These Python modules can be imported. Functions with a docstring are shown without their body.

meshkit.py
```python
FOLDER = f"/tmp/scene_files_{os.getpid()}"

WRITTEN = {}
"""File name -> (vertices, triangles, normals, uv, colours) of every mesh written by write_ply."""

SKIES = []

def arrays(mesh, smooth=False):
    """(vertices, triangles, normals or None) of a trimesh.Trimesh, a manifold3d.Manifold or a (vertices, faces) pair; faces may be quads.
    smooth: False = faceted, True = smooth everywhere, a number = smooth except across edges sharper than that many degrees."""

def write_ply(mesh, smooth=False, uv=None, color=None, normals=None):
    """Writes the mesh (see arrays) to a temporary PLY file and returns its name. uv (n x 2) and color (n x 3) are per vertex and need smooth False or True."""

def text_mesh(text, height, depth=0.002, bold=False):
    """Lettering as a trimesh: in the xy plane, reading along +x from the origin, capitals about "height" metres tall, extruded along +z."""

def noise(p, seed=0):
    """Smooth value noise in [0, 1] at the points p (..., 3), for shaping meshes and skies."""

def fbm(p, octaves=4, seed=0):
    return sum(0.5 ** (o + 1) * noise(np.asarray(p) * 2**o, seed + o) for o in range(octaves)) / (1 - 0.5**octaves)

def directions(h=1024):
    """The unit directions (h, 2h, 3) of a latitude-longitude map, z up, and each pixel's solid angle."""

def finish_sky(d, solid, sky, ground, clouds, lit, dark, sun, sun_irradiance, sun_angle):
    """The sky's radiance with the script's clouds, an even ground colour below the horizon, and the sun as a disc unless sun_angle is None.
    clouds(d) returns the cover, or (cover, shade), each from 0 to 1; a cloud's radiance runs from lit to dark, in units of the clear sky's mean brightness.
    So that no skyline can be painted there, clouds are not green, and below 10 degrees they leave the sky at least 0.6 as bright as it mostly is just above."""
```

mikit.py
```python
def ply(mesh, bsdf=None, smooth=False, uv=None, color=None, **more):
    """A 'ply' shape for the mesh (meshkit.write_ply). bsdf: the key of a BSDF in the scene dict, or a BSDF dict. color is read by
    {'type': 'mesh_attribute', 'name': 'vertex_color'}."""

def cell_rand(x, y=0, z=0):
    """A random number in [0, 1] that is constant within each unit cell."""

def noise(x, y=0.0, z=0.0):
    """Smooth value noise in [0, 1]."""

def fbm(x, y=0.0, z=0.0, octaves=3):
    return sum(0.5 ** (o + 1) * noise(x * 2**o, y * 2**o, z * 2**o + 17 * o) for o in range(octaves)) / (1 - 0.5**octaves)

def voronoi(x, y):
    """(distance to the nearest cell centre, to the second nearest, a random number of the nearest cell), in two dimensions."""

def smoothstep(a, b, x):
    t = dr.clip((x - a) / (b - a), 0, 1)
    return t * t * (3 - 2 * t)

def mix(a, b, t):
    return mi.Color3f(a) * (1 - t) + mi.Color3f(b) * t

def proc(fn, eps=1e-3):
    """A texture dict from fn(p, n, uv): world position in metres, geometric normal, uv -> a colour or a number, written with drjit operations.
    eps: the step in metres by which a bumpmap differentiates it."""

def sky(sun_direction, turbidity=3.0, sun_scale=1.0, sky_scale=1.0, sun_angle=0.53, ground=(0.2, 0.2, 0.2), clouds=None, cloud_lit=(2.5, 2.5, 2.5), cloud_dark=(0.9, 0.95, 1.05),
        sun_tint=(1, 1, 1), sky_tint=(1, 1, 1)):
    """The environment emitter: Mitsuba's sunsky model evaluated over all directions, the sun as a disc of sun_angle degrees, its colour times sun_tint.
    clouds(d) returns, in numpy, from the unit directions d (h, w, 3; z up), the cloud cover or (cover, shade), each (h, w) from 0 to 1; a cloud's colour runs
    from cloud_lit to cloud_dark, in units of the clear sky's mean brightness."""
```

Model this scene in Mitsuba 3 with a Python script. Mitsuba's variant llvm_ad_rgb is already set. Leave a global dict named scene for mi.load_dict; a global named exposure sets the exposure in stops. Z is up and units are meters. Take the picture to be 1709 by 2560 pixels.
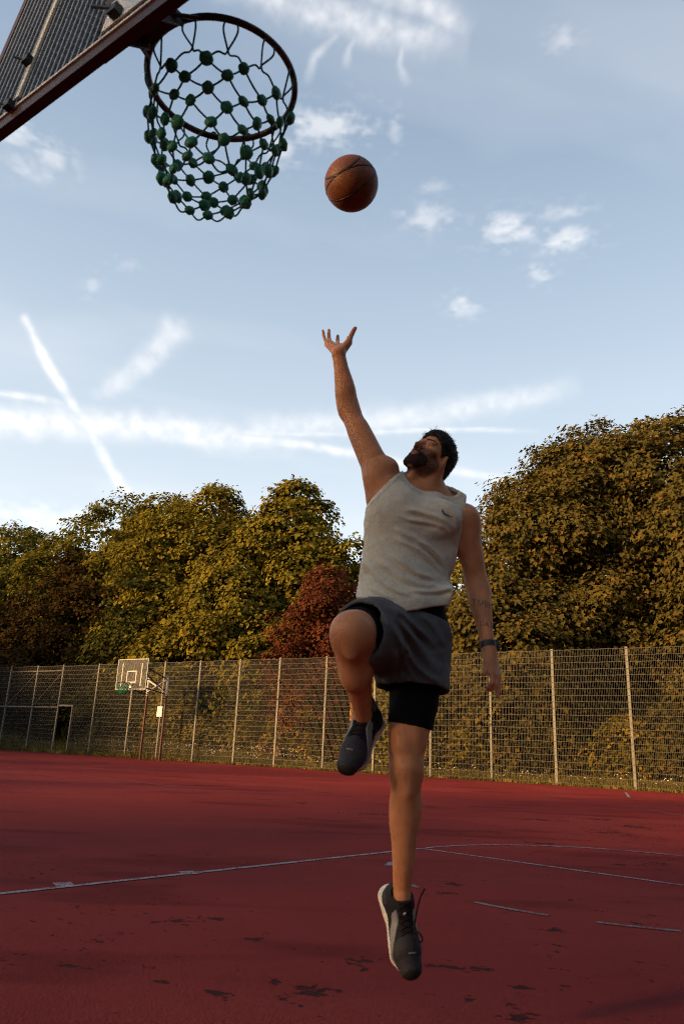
import math
import numpy as np, trimesh, drjit as dr, mitsuba as mi
import mikit, meshkit
from mikit import proc, noise, fbm, mix, smoothstep
from scipy.spatial.transform import Rotation

T = mi.ScalarTransform4f
scene, labels = {}, {}

# ------------------------------------------------------------------ camera, light, exposure
EYE = np.array([0.0, 0.0, 1.0])                       # a photographer crouching on the court
PITCH, ROLL = math.radians(17.161), math.radians(-2.48)
_F = np.array([0, math.cos(PITCH), math.sin(PITCH)])
_U0 = np.array([0, -math.sin(PITCH), math.cos(PITCH)])
_R0 = np.array([1.0, 0, 0])
_U = math.cos(ROLL) * _U0 + math.sin(ROLL) * _R0
scene['camera'] = {
    'type': 'thinlens', 'fov': math.degrees(2 * math.atan(854.5 / 1899.95)), 'fov_axis': 'x',
    'aperture_radius': 0.0022, 'focus_distance': 20.0, 'near_clip': 0.05, 'far_clip': 3000.0,
    'to_world': T().look_at(origin=EYE.tolist(), target=(EYE + _F).tolist(), up=_U.tolist()),
}
exposure = 3.2
SUN_AZ, SUN_EL = 246.0, 15.0                           # degrees clockwise from +y: low sun behind and to the left
SUN = np.array([math.sin(math.radians(SUN_AZ)) * math.cos(math.radians(SUN_EL)),
                math.cos(math.radians(SUN_AZ)) * math.cos(math.radians(SUN_EL)), math.sin(math.radians(SUN_EL))])


def az_el(az, el):
    a, e = np.radians(az), np.radians(el)
    return np.array([np.sin(a) * np.cos(e), np.cos(a) * np.cos(e), np.sin(e)])


# thin high haze, two crossing vapour trails, drifting cirrus and a few small puffs, by compass direction and height in degrees
TRAILS = [([(-25.8, 27.9), (-25.25, 27.3), (-23.58, 25.11), (-22.44, 23.97), (-21.1, 22.5), (-19.56, 20.91), (-18.12, 18.76), (-16.83, 17.5), (-15.2, 16.2), (-11, 12), (-8, 9)], .26, .38, 1.0),
          ([(-14.6, 29.2), (-14.99, 28.67), (-16.59, 26.56), (-18.36, 24.86), (-20.3, 23.4)], .95, .6, .55),
          ([(-40, 21.5), (-28.22, 22.41), (-24.71, 22.74), (-21.6, 22.8)], .22, .24, .9),
          ([(-45, 18), (-28.3, 20.3), (-21.76, 21.5), (-15.34, 22.2), (-8.82, 22.1), (-3.2, 22.05)], 1.15, .8, .9), ([(-9.0, 22.2), (-3.2, 22.07), (.36, 21.59), (4.07, 21.03), (7.38, 20.57), (11.1, 19.98), (15.7, 18.9), (30, 16)], .36, .26, .85),
          ([(-8, 22.6), (.29, 23.05), (5.95, 23.45), (10.84, 23.42), (15.6, 23.05)], .22, .16, .7), ([(-7, 23.0), (-1, 23.7), (5, 24.3), (9.12, 24.9), (15.0, 25.6), (19, 26.3)], .95, .8, .62),
          ([(-16, 51.5), (-11.9, 51.2), (-5.76, 50.42), (.76, 49.79), (6.32, 49.17), (10.6, 48.8)], 1.0, 1.0, .60), ([(1.9, 51.6), (7.15, 50.64), (10.6, 49.0)], .9, .6, .62),
          ([(-1, 49.6), (-2.5, 49.2), (-4.59, 47.91), (-5.22, 46.1)], .18, .3, .42), ([(4.2, 49.6), (3.64, 47.66), (4.52, 46.4)], .18, .28, .42), ([(0, 49.6), (-1.27, 48.55), (-1.59, 47.3)], .15, .28, .36)]
PUFFS = [(-2.94, 43.96, 2.6, 1.06, .75), (6.3, 38.3, 1.6, .8, .55), (13.2, 37.3, 1.3, .95, .85), (14.6, 36.8, 1.0, .6, .7), (18.15, 36.09, 1.45, .75, .85), (16.0, 34.1, .85, .55, .75), (9.7, 32.28, .9, .6, .75), (17.9, 37.81, 1.5, .45, .5), (18.9, 47.92, .8, .6, .4),
         (3.38, 43.87, .5, 1.0, .4), (-26, 38.5, 1.3, .8, .5), (-27.7, 37.2, 1.5, .6, .45), (-29.3, 39.1, 1.5, .8, .7), (-7.2, 42.2, 1.2, 1.0, .55), (-22.4, 14.7, 4.2, .8, .8), (-21.4, 31.1, .5, .7, .4), (-19, 33, .7, .4, .35), (7.2, 40.3, 1.1, .4, .3)]


def clouds(d):
    el = np.degrees(np.arcsin(np.clip(d[..., 2], -1, 1)))
    az = np.degrees(np.arctan2(d[..., 0], d[..., 1]))
    q = d / (np.abs(d[..., 2:]) + .18)                   # a flat layer overhead
    cover = .02 + .76 * np.exp(-np.maximum(el, 0) / 24.0)
    cir = meshkit.fbm(np.stack([q[..., 0] * 1.3 + q[..., 1] * .6, q[..., 1] * 3.4 - q[..., 0] * .9, 0 * el + 4.0], -1), 5, 2)
    cover = cover + .13 * np.clip((cir - .50) / .3, 0, 1)
    w = np.nonzero((np.abs(az) < 50) & (el > 4) & (el < 62))
    a, e = az[w], el[w]
    dd = np.stack([a * np.cos(np.radians(e)), e, 0 * e], -1)
    n1 = meshkit.fbm(dd * 1.5, 6, 5)
    n2 = meshkit.fbm(dd * np.array([1.5, 3.2, 1]) + 7.0, 5, 9)
    wob = (meshkit.fbm(dd * .9 + 3.0, 3, 6) - .5) * .8
    add_ = np.zeros(len(a))
    for pts, w0, w1, op in TRAILS:
        best, ww, fade = np.full(len(a), 99.0), np.zeros(len(a)), np.ones(len(a))
        n = len(pts) - 1
        for i in range(n):
            (a0, e0), (a1, e1) = pts[i], pts[i + 1]
            c = math.cos(math.radians((e0 + e1) / 2))
            x, y, bx, by = (a - a0) * c, e - e0, (a1 - a0) * c, e1 - e0
            t = np.clip((x * bx + y * by) / (bx * bx + by * by), 0, 1)
            r = np.hypot(x - t * bx, y - t * by)
            on = r < best
            best, ww, fade = np.where(on, r, best), np.where(on, w0 + (w1 - w0) * (i + t) / n, ww), np.where(on, np.clip((1 - (i + t) / n) / .3, 0, 1) ** .7, fade)
        f = np.exp(-np.abs((best + wob * .35 * ww / .4) / ww) ** 2.2)
        add_ = np.maximum(add_, op * f * np.clip(.50 + .9 * (n1 - .40), 0, .84) * fade)
    for pa, pe, ra, re, op in PUFFS:
        x, y = (a - pa) * math.cos(math.radians(pe)) / ra, (e - pe) / re
        f = np.exp(-1.1 * (x * x + y * y)) + 1.5 * (n2 - .5) + .5 * (n1 - .5)
        add_ = np.maximum(add_, .60 * op * np.clip((f - .10) / 1.0, 0, 1) * np.exp(-.35 * np.maximum(x * x + y * y - .6, 0)))
    cover[w] = cover[w] + (1 - cover[w]) * np.clip(add_, 0, 1)
    return np.clip(cover, 0, 1)


scene['sky'] = mikit.sky(SUN.tolist(), turbidity=3.6, sun_scale=1.0, sky_scale=1.0, sun_angle=4.0, clouds=clouds, cloud_lit=(2.12, 2.06, 2.02), sky_tint=(1.03, 1.0, .965), sun_tint=(1.0, .86, .66))

# ------------------------------------------------------------------ helpers
def V(*a):
    return np.array(a, float)


def unit(v):
    v = np.asarray(v, float)
    return v / np.linalg.norm(v)


def numbered(name):
    if name not in scene and name not in labels:
        return name
    k = 1
    while f'{name}_{k:03d}' in scene or f'{name}_{k:03d}' in labels:
        k += 1
    return f'{name}_{k:03d}'


def add(name, mesh, bsdf, parent=None, smooth=False, **lab):
    key = numbered(f'{parent}__{name}' if parent else name)
    scene[key] = mikit.ply(mesh, bsdf, smooth=smooth)
    if lab:
        labels[key] = lab
    return key


def thing(name, label, category, group=None):
    key = numbered(name)
    labels[key] = {'label': label, 'category': category}
    if group:
        labels[key]['group'] = group
    return key


def matte(key, tex, rough=0.7, spec=0.3, two=True, **more):
    d = {'type': 'principled', 'base_color': tex if isinstance(tex, dict) else {'type': 'rgb', 'value': list(tex)},
         'roughness': rough, 'specular': spec, **more}
    scene[key] = {'type': 'twosided', 'bsdf': d} if two else d
    return key


def cat(ms):
    return trimesh.util.concatenate(ms)


def raw(v, f):
    return trimesh.Trimesh(np.asarray(v, float), np.asarray(f, int), process=False)


def box(c, size, axes=None):
    """A box at centre c with edge lengths along axes (rows)."""
    m = trimesh.creation.box(size)
    if axes is not None:
        m.vertices = m.vertices @ np.asarray(axes)
    m.vertices = m.vertices + np.asarray(c, float)
    return m


def bar(a, b, w, h, up=(0, 0, 1)):
    """A rectangular bar from a to b, w wide, h along up."""
    a, b = np.asarray(a, float), np.asarray(b, float)
    t = unit(b - a)
    s = unit(np.cross(t, up)) if abs(np.dot(t, unit(up))) < 0.999 else unit(np.cross(t, [1, 0.3, 0]))
    u = np.cross(s, t)
    return box((a + b) / 2, (np.linalg.norm(b - a), w, h), np.stack([t, s, u]))


def tube(pts, r, sides=8, closed=False, cap=True):
    """A tube along a polyline; r a number or one per point."""
    p = np.asarray(pts, float)
    n = len(p)
    if closed:
        t = np.roll(p, -1, 0) - np.roll(p, 1, 0)
    else:
        t = np.gradient(p, axis=0)
    t /= np.linalg.norm(t, axis=1, keepdims=True) + 1e-12
    a = np.zeros_like(p)
    ref = np.array([0, 0, 1.0]) if abs(t[0, 2]) < 0.9 else np.array([1.0, 0, 0])
    for i in range(n):
        x = ref - t[i] * np.dot(ref, t[i])
        a[i] = x / (np.linalg.norm(x) + 1e-12)
        ref = a[i]
    b = np.cross(t, a)
    ang = np.arange(sides) * 2 * np.pi / sides
    rr = np.broadcast_to(np.asarray(r, float), (n,))
    v = (p[:, None] + rr[:, None, None] * (np.cos(ang)[None, :, None] * a[:, None] + np.sin(ang)[None, :, None] * b[:, None])).reshape(-1, 3)
    f = []
    for i in range(n if closed else n - 1):
        i2 = (i + 1) % n
        for j in range(sides):
            j2 = (j + 1) % sides
            f += [[i * sides + j, i * sides + j2, i2 * sides + j2], [i * sides + j, i2 * sides + j2, i2 * sides + j]]
    if not closed and cap:
        for base, flip in ((0, True), ((n - 1) * sides, False)):
            for j in range(1, sides - 1):
                f.append([base, base + j + 1, base + j] if flip else [base, base + j, base + j + 1])
    return raw(v, f)


def spline(pts, n=8, closed=False):
    """Catmull-Rom through the points."""
    p = np.asarray(pts, float)
    q = np.vstack([p[-1:], p, p[:2]]) if closed else np.vstack([2 * p[0] - p[1], p, 2 * p[-1] - p[-2]])
    out = []
    for i in range(1, len(q) - 2):
        a, b, c, d = q[i - 1:i + 3]
        for t in np.linspace(0, 1, n, endpoint=False):
            out.append(0.5 * (2 * b + (c - a) * t + (2 * a - 5 * b + 4 * c - d) * t * t + (3 * b - a - 3 * c + d) * t ** 3))
    if not closed:
        out.append(p[-1])
    return np.array(out)


import scipy.sparse

# ---- distance fields and surface nets: for bodies, cloth and shoes
def smin(a, b, k):
    h = np.maximum(k - np.abs(a - b), 0) / k
    return np.minimum(a, b) - h * h * k * 0.25


def smax(a, b, k):
    return -smin(-a, -b, k)


def cone(p, a, b, ra, rb, flat=None):
    """Tapered capsule; flat = (direction, factor) squeezes it along a direction."""
    a, b = np.asarray(a, np.float32), np.asarray(b, np.float32)
    q = p - a
    ba = b - a
    s = 1.0
    if flat is not None:
        n, s = np.asarray(flat[0], np.float32), flat[1]
        n = n / np.linalg.norm(n)
        q = q + (q @ n)[:, None] * n * (1 / s - 1)
        ba = ba + (ba @ n) * n * (1 / s - 1)
    t = np.clip(q @ ba / (ba @ ba), 0, 1)
    d = np.linalg.norm(q - t[:, None] * ba, axis=1) - (ra + t * (rb - ra))
    return d * (1 if s == 1.0 else s ** 0.5)


def ell(p, c, r, M=None):
    """Ellipsoid with radii r along the columns of M."""
    q = p - np.asarray(c, np.float32)
    if M is not None:
        q = q @ np.asarray(M, np.float32)
    r = np.asarray(r, np.float32)
    k0 = np.linalg.norm(q / r, axis=1)
    k1 = np.linalg.norm(q / (r * r), axis=1)
    return k0 * (k0 - 1) / np.maximum(k1, 1e-6)


class Field:
    """A sequence of shapes blended one after the other; each is looked at only near its own box."""

    def __init__(self):
        self.items = []

    def cone(self, a, b, ra, rb, k=0.03, flat=None, cut=False):
        a, b = np.asarray(a, float), np.asarray(b, float)
        m = max(ra, rb)
        self.items.append((np.minimum(a, b) - m, np.maximum(a, b) + m, k, cut, lambda p: cone(p, a, b, ra, rb, flat)))
        return self

    def ell(self, c, r, M=None, k=0.03, cut=False):
        c = np.asarray(c, float)
        m = max(r)
        self.items.append((c - m, c + m, k, cut, lambda p: ell(p, c, r, M)))
        return self

    def chain(self, pts, k=0.03, flat=None):
        segs = [(np.asarray(a, float), np.asarray(b, float), ra, rb) for (a, ra), (b, rb) in zip(pts[:-1], pts[1:])]
        q, m = np.array([p[0] for p in pts], float), max(p[1] for p in pts)

        def fn(p):
            return np.min([cone(p, a, b, ra, rb, flat) for a, b, ra, rb in segs], axis=0)

        self.items.append((q.min(0) - m, q.max(0) + m, k, False, fn))
        return self

    def bounds(self, pad=0.03):
        on = [i for i in self.items if not i[3]]
        return np.min([i[0] for i in on], 0) - pad, np.max([i[1] for i in on], 0) + pad

    def __call__(self, p, margin=0.075):
        d = np.full(len(p), 1.0, np.float32)
        for lo, hi, k, cut, fn in self.items:
            on = np.nonzero(np.all((p > lo - margin) & (p < hi + margin), axis=1))[0]
            if not len(on):
                continue
            v = fn(p[on]).astype(np.float32)
            d[on] = smax(d[on], -v, k) if cut else smin(d[on], v, k)
        return d


def nets(fn, lo, hi, h, smooth_steps=1, band=2.2):
    """The zero surface of fn inside the box lo..hi, by surface nets on a grid of step h that is filled in only near the surface."""
    lo, hi = np.asarray(lo, float), np.asarray(hi, float)
    R = 4
    c = h * R
    nc = np.ceil((hi - lo) / c).astype(int) + 1
    g = np.stack(np.meshgrid(*[np.arange(n) for n in nc], indexing='ij'), -1).reshape(-1, 3)
    D = fn((lo + g * c).astype(np.float32)).reshape(nc)
    near = np.abs(D) < c * band
    cell = np.zeros(nc - 1, bool)
    for o in np.ndindex(2, 2, 2):
        cell |= near[o[0]:nc[0] - 1 + o[0], o[1]:nc[1] - 1 + o[1], o[2]:nc[2] - 1 + o[2]]
    nf = (nc - 1) * R + 1
    fine = np.repeat(np.repeat(np.repeat(D[:-1, :-1, :-1], R, 0), R, 1), R, 2)
    F = np.full(nf, 1.0, np.float32)
    F[:-1, :-1, :-1] = np.where(fine < 0, -1.0, 1.0)
    mask = np.zeros(nf, bool)
    big = np.repeat(np.repeat(np.repeat(cell, R, 0), R, 1), R, 2)
    for o in np.ndindex(2, 2, 2):
        mask[o[0]:nf[0] - 1 + o[0], o[1]:nf[1] - 1 + o[1], o[2]:nf[2] - 1 + o[2]] |= big
    idx = np.argwhere(mask)
    vals = np.concatenate([fn((lo + idx[i:i + 400000] * h).astype(np.float32)) for i in range(0, len(idx), 400000)])
    F[mask] = vals
    S = F < 0
    cnt = np.zeros(nf - 1, np.uint8)
    for o in np.ndindex(2, 2, 2):
        cnt += S[o[0]:nf[0] - 1 + o[0], o[1]:nf[1] - 1 + o[1], o[2]:nf[2] - 1 + o[2]]
    act = np.argwhere((cnt > 0) & (cnt < 8))
    corner = np.array(list(np.ndindex(2, 2, 2)))
    val = np.stack([F[tuple((act + o).T)] for o in corner], 1)
    acc, num = np.zeros((len(act), 3)), np.zeros(len(act))
    for i in range(8):
        for ax in range(3):
            if corner[i][ax] == 0:
                j = i + (4, 2, 1)[ax]
                a, b = val[:, i], val[:, j]
                x = (a < 0) != (b < 0)
                t = np.where(x, a / np.where(x, a - b, 1), 0)
                pos = corner[i] + t[:, None] * (corner[j] - corner[i])
                acc += np.where(x[:, None], pos, 0)
                num += x
    v = lo + (act + acc / num[:, None]) * h
    ids = np.full(nf - 1, -1, np.int32)
    ids[tuple(act.T)] = np.arange(len(act))
    faces = []
    for ax in range(3):
        b, c2 = (ax + 1) % 3, (ax + 2) % 3
        base = act[(act[:, b] > 0) & (act[:, c2] > 0)]
        e = np.zeros(3, int)
        e[ax] = 1
        s0, s1 = S[tuple(base.T)], S[tuple((base + e).T)]
        base, s0 = base[s0 != s1], s0[s0 != s1]
        eb, ec = np.zeros(3, int), np.zeros(3, int)
        eb[b], ec[c2] = 1, 1
        q = np.stack([ids[tuple((base - o).T)] for o in (0 * e, eb, eb + ec, ec)], 1)
        q[~s0] = q[~s0][:, ::-1]
        q = q[(q >= 0).all(1)]
        faces += [q[:, [0, 1, 2]], q[:, [0, 2, 3]]]
    m = raw(v, np.vstack(faces))
    if smooth_steps:
        f = m.faces
        i = np.concatenate([f[:, [0, 1, 2]].ravel(), f[:, [1, 2, 0]].ravel()])
        j = np.concatenate([f[:, [1, 2, 0]].ravel(), f[:, [0, 1, 2]].ravel()])
        A = scipy.sparse.coo_matrix((np.ones(len(i)), (i, j)), shape=(len(v), len(v))).tocsr()
        deg = np.maximum(np.asarray(A.sum(1)), 1)
        for _ in range(smooth_steps):
            for w in (.5, -.5):
                v = v + w * (A @ v / deg - v)
        m = raw(v, f)
    return m


def pick(mesh, keep):
    """The part of a mesh whose faces have all corners in keep."""
    f = mesh.faces[keep[mesh.faces].all(1)]
    used, inv = np.unique(f, return_inverse=True)
    return raw(mesh.vertices[used], inv.reshape(-1, 3))

# ------------------------------------------------------------------ the setting: court, grass, fence
G = 0.15                                                # height of the court surface
AZF = 0.588                                             # the fence and the hoops stand square to this azimuth
NF, LF = V(math.sin(AZF), math.cos(AZF), 0), V(math.cos(AZF), -math.sin(AZF), 0)
UP = V(0, 0, 1)
AX = np.stack([LF, NF, UP])


def at(u, s, z=0.0):
    """A point by its place along the fence, its distance towards the fence and its height above the court."""
    return LF * u + NF * s + UP * (G + z)


def sheet(poly, z):
    p = np.asarray(poly, float)
    n = len(p)
    return raw(np.c_[p, np.full(n, z)], [[0, i, i + 1] for i in range(1, n - 1)])


def ground_colour(p, n, uv):
    g = fbm(p.x * 1.3, p.y * 1.3, 0, 4)
    f = noise(p.x * 30, p.y * 30, 0)
    return mix(mix((0.045, 0.05, 0.016), (0.10, 0.085, 0.035), smoothstep(.4, .65, g)), (0.03, 0.026, 0.014), .5 * f)


matte('m_ground', proc(ground_colour), .95, .1)
scene['ground'] = mikit.ply(sheet([(-700, -500), (700, -500), (700, 900), (-700, 900)], G - .03), 'm_ground')
labels['ground'] = {'kind': 'structure'}

WORN = [
        (-0.95, 3.72, 0.062, 0.06), (-0.7, 4.15, 0.084, 0.111), (-0.53, 4.25, 0.131, 0.059), (-0.3, 3.87, 0.048, 0.063), (-0.06, 3.17, 0.097, 0.091), (0.14, 3.57, 0.074, 0.105), (0.47, 3.55, 0.094, 0.04),
        (0.62, 3.53, 0.084, 0.059), (0.53, 3.14, 0.033, 0.051), (0.69, 2.95, 0.062, 0.063), (0.76, 3.29, 0.043, 0.046), (0.93, 3.34, 0.054, 0.036), (3.52, 9.96, 0.121, 0.581), (3.24, 9.85, 0.132, 0.29),
        (4.01, 10.69, 0.187, 0.414), (1.52, 5.19, 0.036, 0.092), (-0.44, 12.49, 0.139, 0.27), (0.56, 10.95, 0.412, 0.275), (1.17, 4.32, 0.072, 0.062), (1.76, 4.56, 0.104, 0.072), (-0.16, 3.25, 0.033, 0.044),
        (0.86, 5.61, 0.127, 0.088), (1.08, 4.8, 0.108, 0.077), (0.73, 5.23, 0.087, 0.061), (2.15, 8.3, 0.208, 0.122), (2.85, 7.11, 0.089, 0.092), (2.45, 6.94, 0.068, 0.087), (1.12, 4.0, 0.066, 0.044),
        (0.17, 3.45, 0.021, 0.031), (-0.97, 3.33, 0.049, 0.024), (-0.36, 3.07, 0.061, 0.039), (-0.59, 3.18, 0.047, 0.021), (3.95, 11.79, 0.337, 0.17), (2.81, 11.25, 0.461, 0.151), (-0.13, 3.0, 0.038, 0.037)]


def wear(p):
    """Where the red coat has flaked off and the dark base shows: ragged streaks, thick in some places."""
    big = fbm(p.x * .55 + 3, p.y * .55, 0, 3)
    rag = .5 * fbm(p.x * 15.0 + 40, p.y * 19 + p.x * 7.0, 3.1, 4) + .5 * fbm(p.x * 46, p.y * 70, 1.7, 3)
    thr = .685 - .05 * smoothstep(.45, .75, big)
    for x, y, a, b in WORN:
        e = dr.square((p.x - x) / a) + dr.square((p.y - y) / b)
        thr = thr - .21 * dr.exp(-.9 * e)
    return smoothstep(-.01, .05, rag - thr)


def court_colour(p, n, uv):
    a = fbm(p.x * .35, p.y * .35, 1.7, 4)
    b = fbm(p.x * 3.2, p.y * 3.2, 5.1, 3)
    c = noise(p.x * 130, p.y * 130, 0) + .6 * noise(p.x * 45, p.y * 45, 3) - .3
    base = mix((0.086, 0.0122, 0.0130), (0.130, 0.0205, 0.0210), .45 * a + .3 * b + .25 * c)
    base = mix(base, (0.056, 0.0075, 0.0078), .5 * smoothstep(.56, .72, fbm(p.x * .8 + 9, p.y * 2.4, 2.2, 4)))
    base = mix(base, (0.150, 0.030, 0.027), .45 * smoothstep(.46, .70, fbm(p.x * .7 + 31, p.y * 1.1 + 5, 8.8, 5)) * (.4 + .6 * c))
    return mix(base, (0.017, 0.009, 0.011), .88 * wear(p))


scene['m_court'] = {'type': 'twosided', 'b': {'type': 'bumpmap', 'scale': .0022, 'a': proc(lambda p, n, uv: noise(p.x * 160, p.y * 160, 0) - 1.5 * wear(p), .002),
                    'bsdf': {'type': 'principled', 'base_color': proc(court_colour), 'roughness': .85, 'specular': .05}}}
C4 = [at(-75, -14)[:2], at(28, -14)[:2], at(28, 24.05)[:2], at(-75, 24.05)[:2]]
scene['court'] = mikit.ply(sheet(C4, G), 'm_court')
labels['court'] = {'kind': 'structure', 'label': 'red hard court with flaked dark patches'}


def paint(a, b):
    def fn(p, n, uv):
        w = smoothstep(.44, .62, .6 * fbm(p.x * 16, p.y * 16, 7.7, 4) + .4 * noise(p.x * 90, p.y * 90, 0))
        return mix(mix(a, b, fbm(p.x * 60, p.y * 60, 0, 2)), (0.085, 0.012, 0.012), .85 * w)
    return proc(fn)


matte('m_line', paint((.115, .118, .15), (.165, .168, .205)), .7, .3)
matte('m_line_faint', paint((.11, .05, .048), (.14, .075, .07)), .75, .3)


def strip(pts, w, z=.004):
    """A painted line along ground points."""
    p = np.asarray(pts, float)[:, :2]
    t = np.gradient(p, axis=0)
    t /= np.linalg.norm(t, axis=1, keepdims=True)
    s = np.c_[-t[:, 1], t[:, 0]] * w / 2
    n = len(p)
    v = np.vstack([np.c_[p + s, np.full(n, G + z)], np.c_[p - s, np.full(n, G + z)]])
    f = []
    for i in range(n - 1):
        f += [[i, n + i, n + i + 1], [i, n + i + 1, i + 1]]
    return raw(v, f)


N2, L2 = V(.6533, .7571, 0), V(.7571, -.6533, 0)
FC, KC = V(.844, 7.436, 0), V(2.243, 6.228, 0)          # corner of the free throw line, middle of its circle


def arc(a0, a1, n=24):
    t = np.radians(np.linspace(a0, a1, n))
    return KC + 1.848 * (np.cos(t)[:, None] * N2 + np.sin(t)[:, None] * L2)


LINES = [(np.linspace(FC, FC - N2 * 6.2 - L2 * .24, 3), .05), (np.linspace(FC + L2 * .03, FC + L2 * 3.7, 3), .045), (arc(-88, 90, 40), .045)]
WORN_LINES = [(arc(a, b, 8), .045) for a, b in ((-158, -152.5), (-173.5, -188), (-196, -209), (-217, -230), (-238, -250))]
for u0, v0 in (((-1.504, 4.904), (-1.585, 5.031)), ((-.887, 5.525), (-.951, 5.636))):
    LINES.append((np.array([(*u0, 0), (*v0, 0)]), .11))
LINES += [(np.array([(.465, 6.29, 0), (.518, 6.50, 0)]), .06), (np.array([(7.87, 21.46, 0), (6.9, 18.6, 0)]), .06)]
matte('m_line_worn', paint((.085, .072, .088), (.12, .105, .125)), .7, .2)
for pts, w in WORN_LINES:
    add('line', strip(pts, w), 'm_line_worn', 'court', label='short worn dash of the pale court circle')
for pts, w in LINES:
    add('line', strip(pts, w), 'm_line', 'court', label='worn pale blue court line')
for pts in ([(-12, 16.9, 0), (-8.16, 19.9, 0), (-3.64, 24.17, 0)], [(-5.46, 17.82, 0), (-2.93, 15.25, 0)], [(5.52, 15.2, 0), (5.8, 13.3, 0), (6.6, 10.5, 0)]):
    add('line', strip(pts, .05), 'm_line_faint', 'court', label='faint worn court line')

# ---- the tall wire mesh fence
def galv(a, b):
    return proc(lambda p, n, uv: mix(a, b, fbm(p.x * 9, p.y * 9, p.z * 3, 3)))


matte('m_wire', galv((.055, .052, .047), (.092, .086, .076)), .6, .3)
matte('m_post', galv((.115, .108, .096), (.18, .168, .15)), .6, .3)
SF, HF = 24.318, 4.12
POSTS = [-38.4, -36.4, -34.2, -32.2, -29.58, -27.16, -25.21, -23.11, -20.9, -18.84, -16.6, -14.44, -12.19, -10.0, -7.88, -5.57, -3.4, -1.2, 1.0]
DOOR_R = -31.12
fence = thing('wire_fence', 'tall galvanised wire mesh fence on square posts along the far edge of the court', 'fence')
for u in POSTS:
    m = cat([box(at(u, SF, HF / 2), (.075, .06, HF), AX), box(at(u, SF, HF + .006), (.085, .07, .012), AX)]
            + [box(at(u, SF - .034, z), (.085, .012, .03), AX) for z in np.arange(.3, HF, .6)])
    add('post', m, 'm_post', fence)


def grid(u0, u1, z0, z1):
    ms = []
    for u in np.arange(u0 + .05, u1 - .01, .0515):
        ms.append(box(at(u, SF - .042, (z0 + z1) / 2), (.005, .005, z1 - z0), AX))
    for z in np.arange(z0 + .03, z1 + .01, .2):
        ms.append(box(at((u0 + u1) / 2, SF - .0505, z), (u1 - u0, .008, .009), AX))
        ms.append(box(at((u0 + u1) / 2, SF - .0335, z), (u1 - u0, .008, .009), AX))
    return cat(ms)


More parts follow.
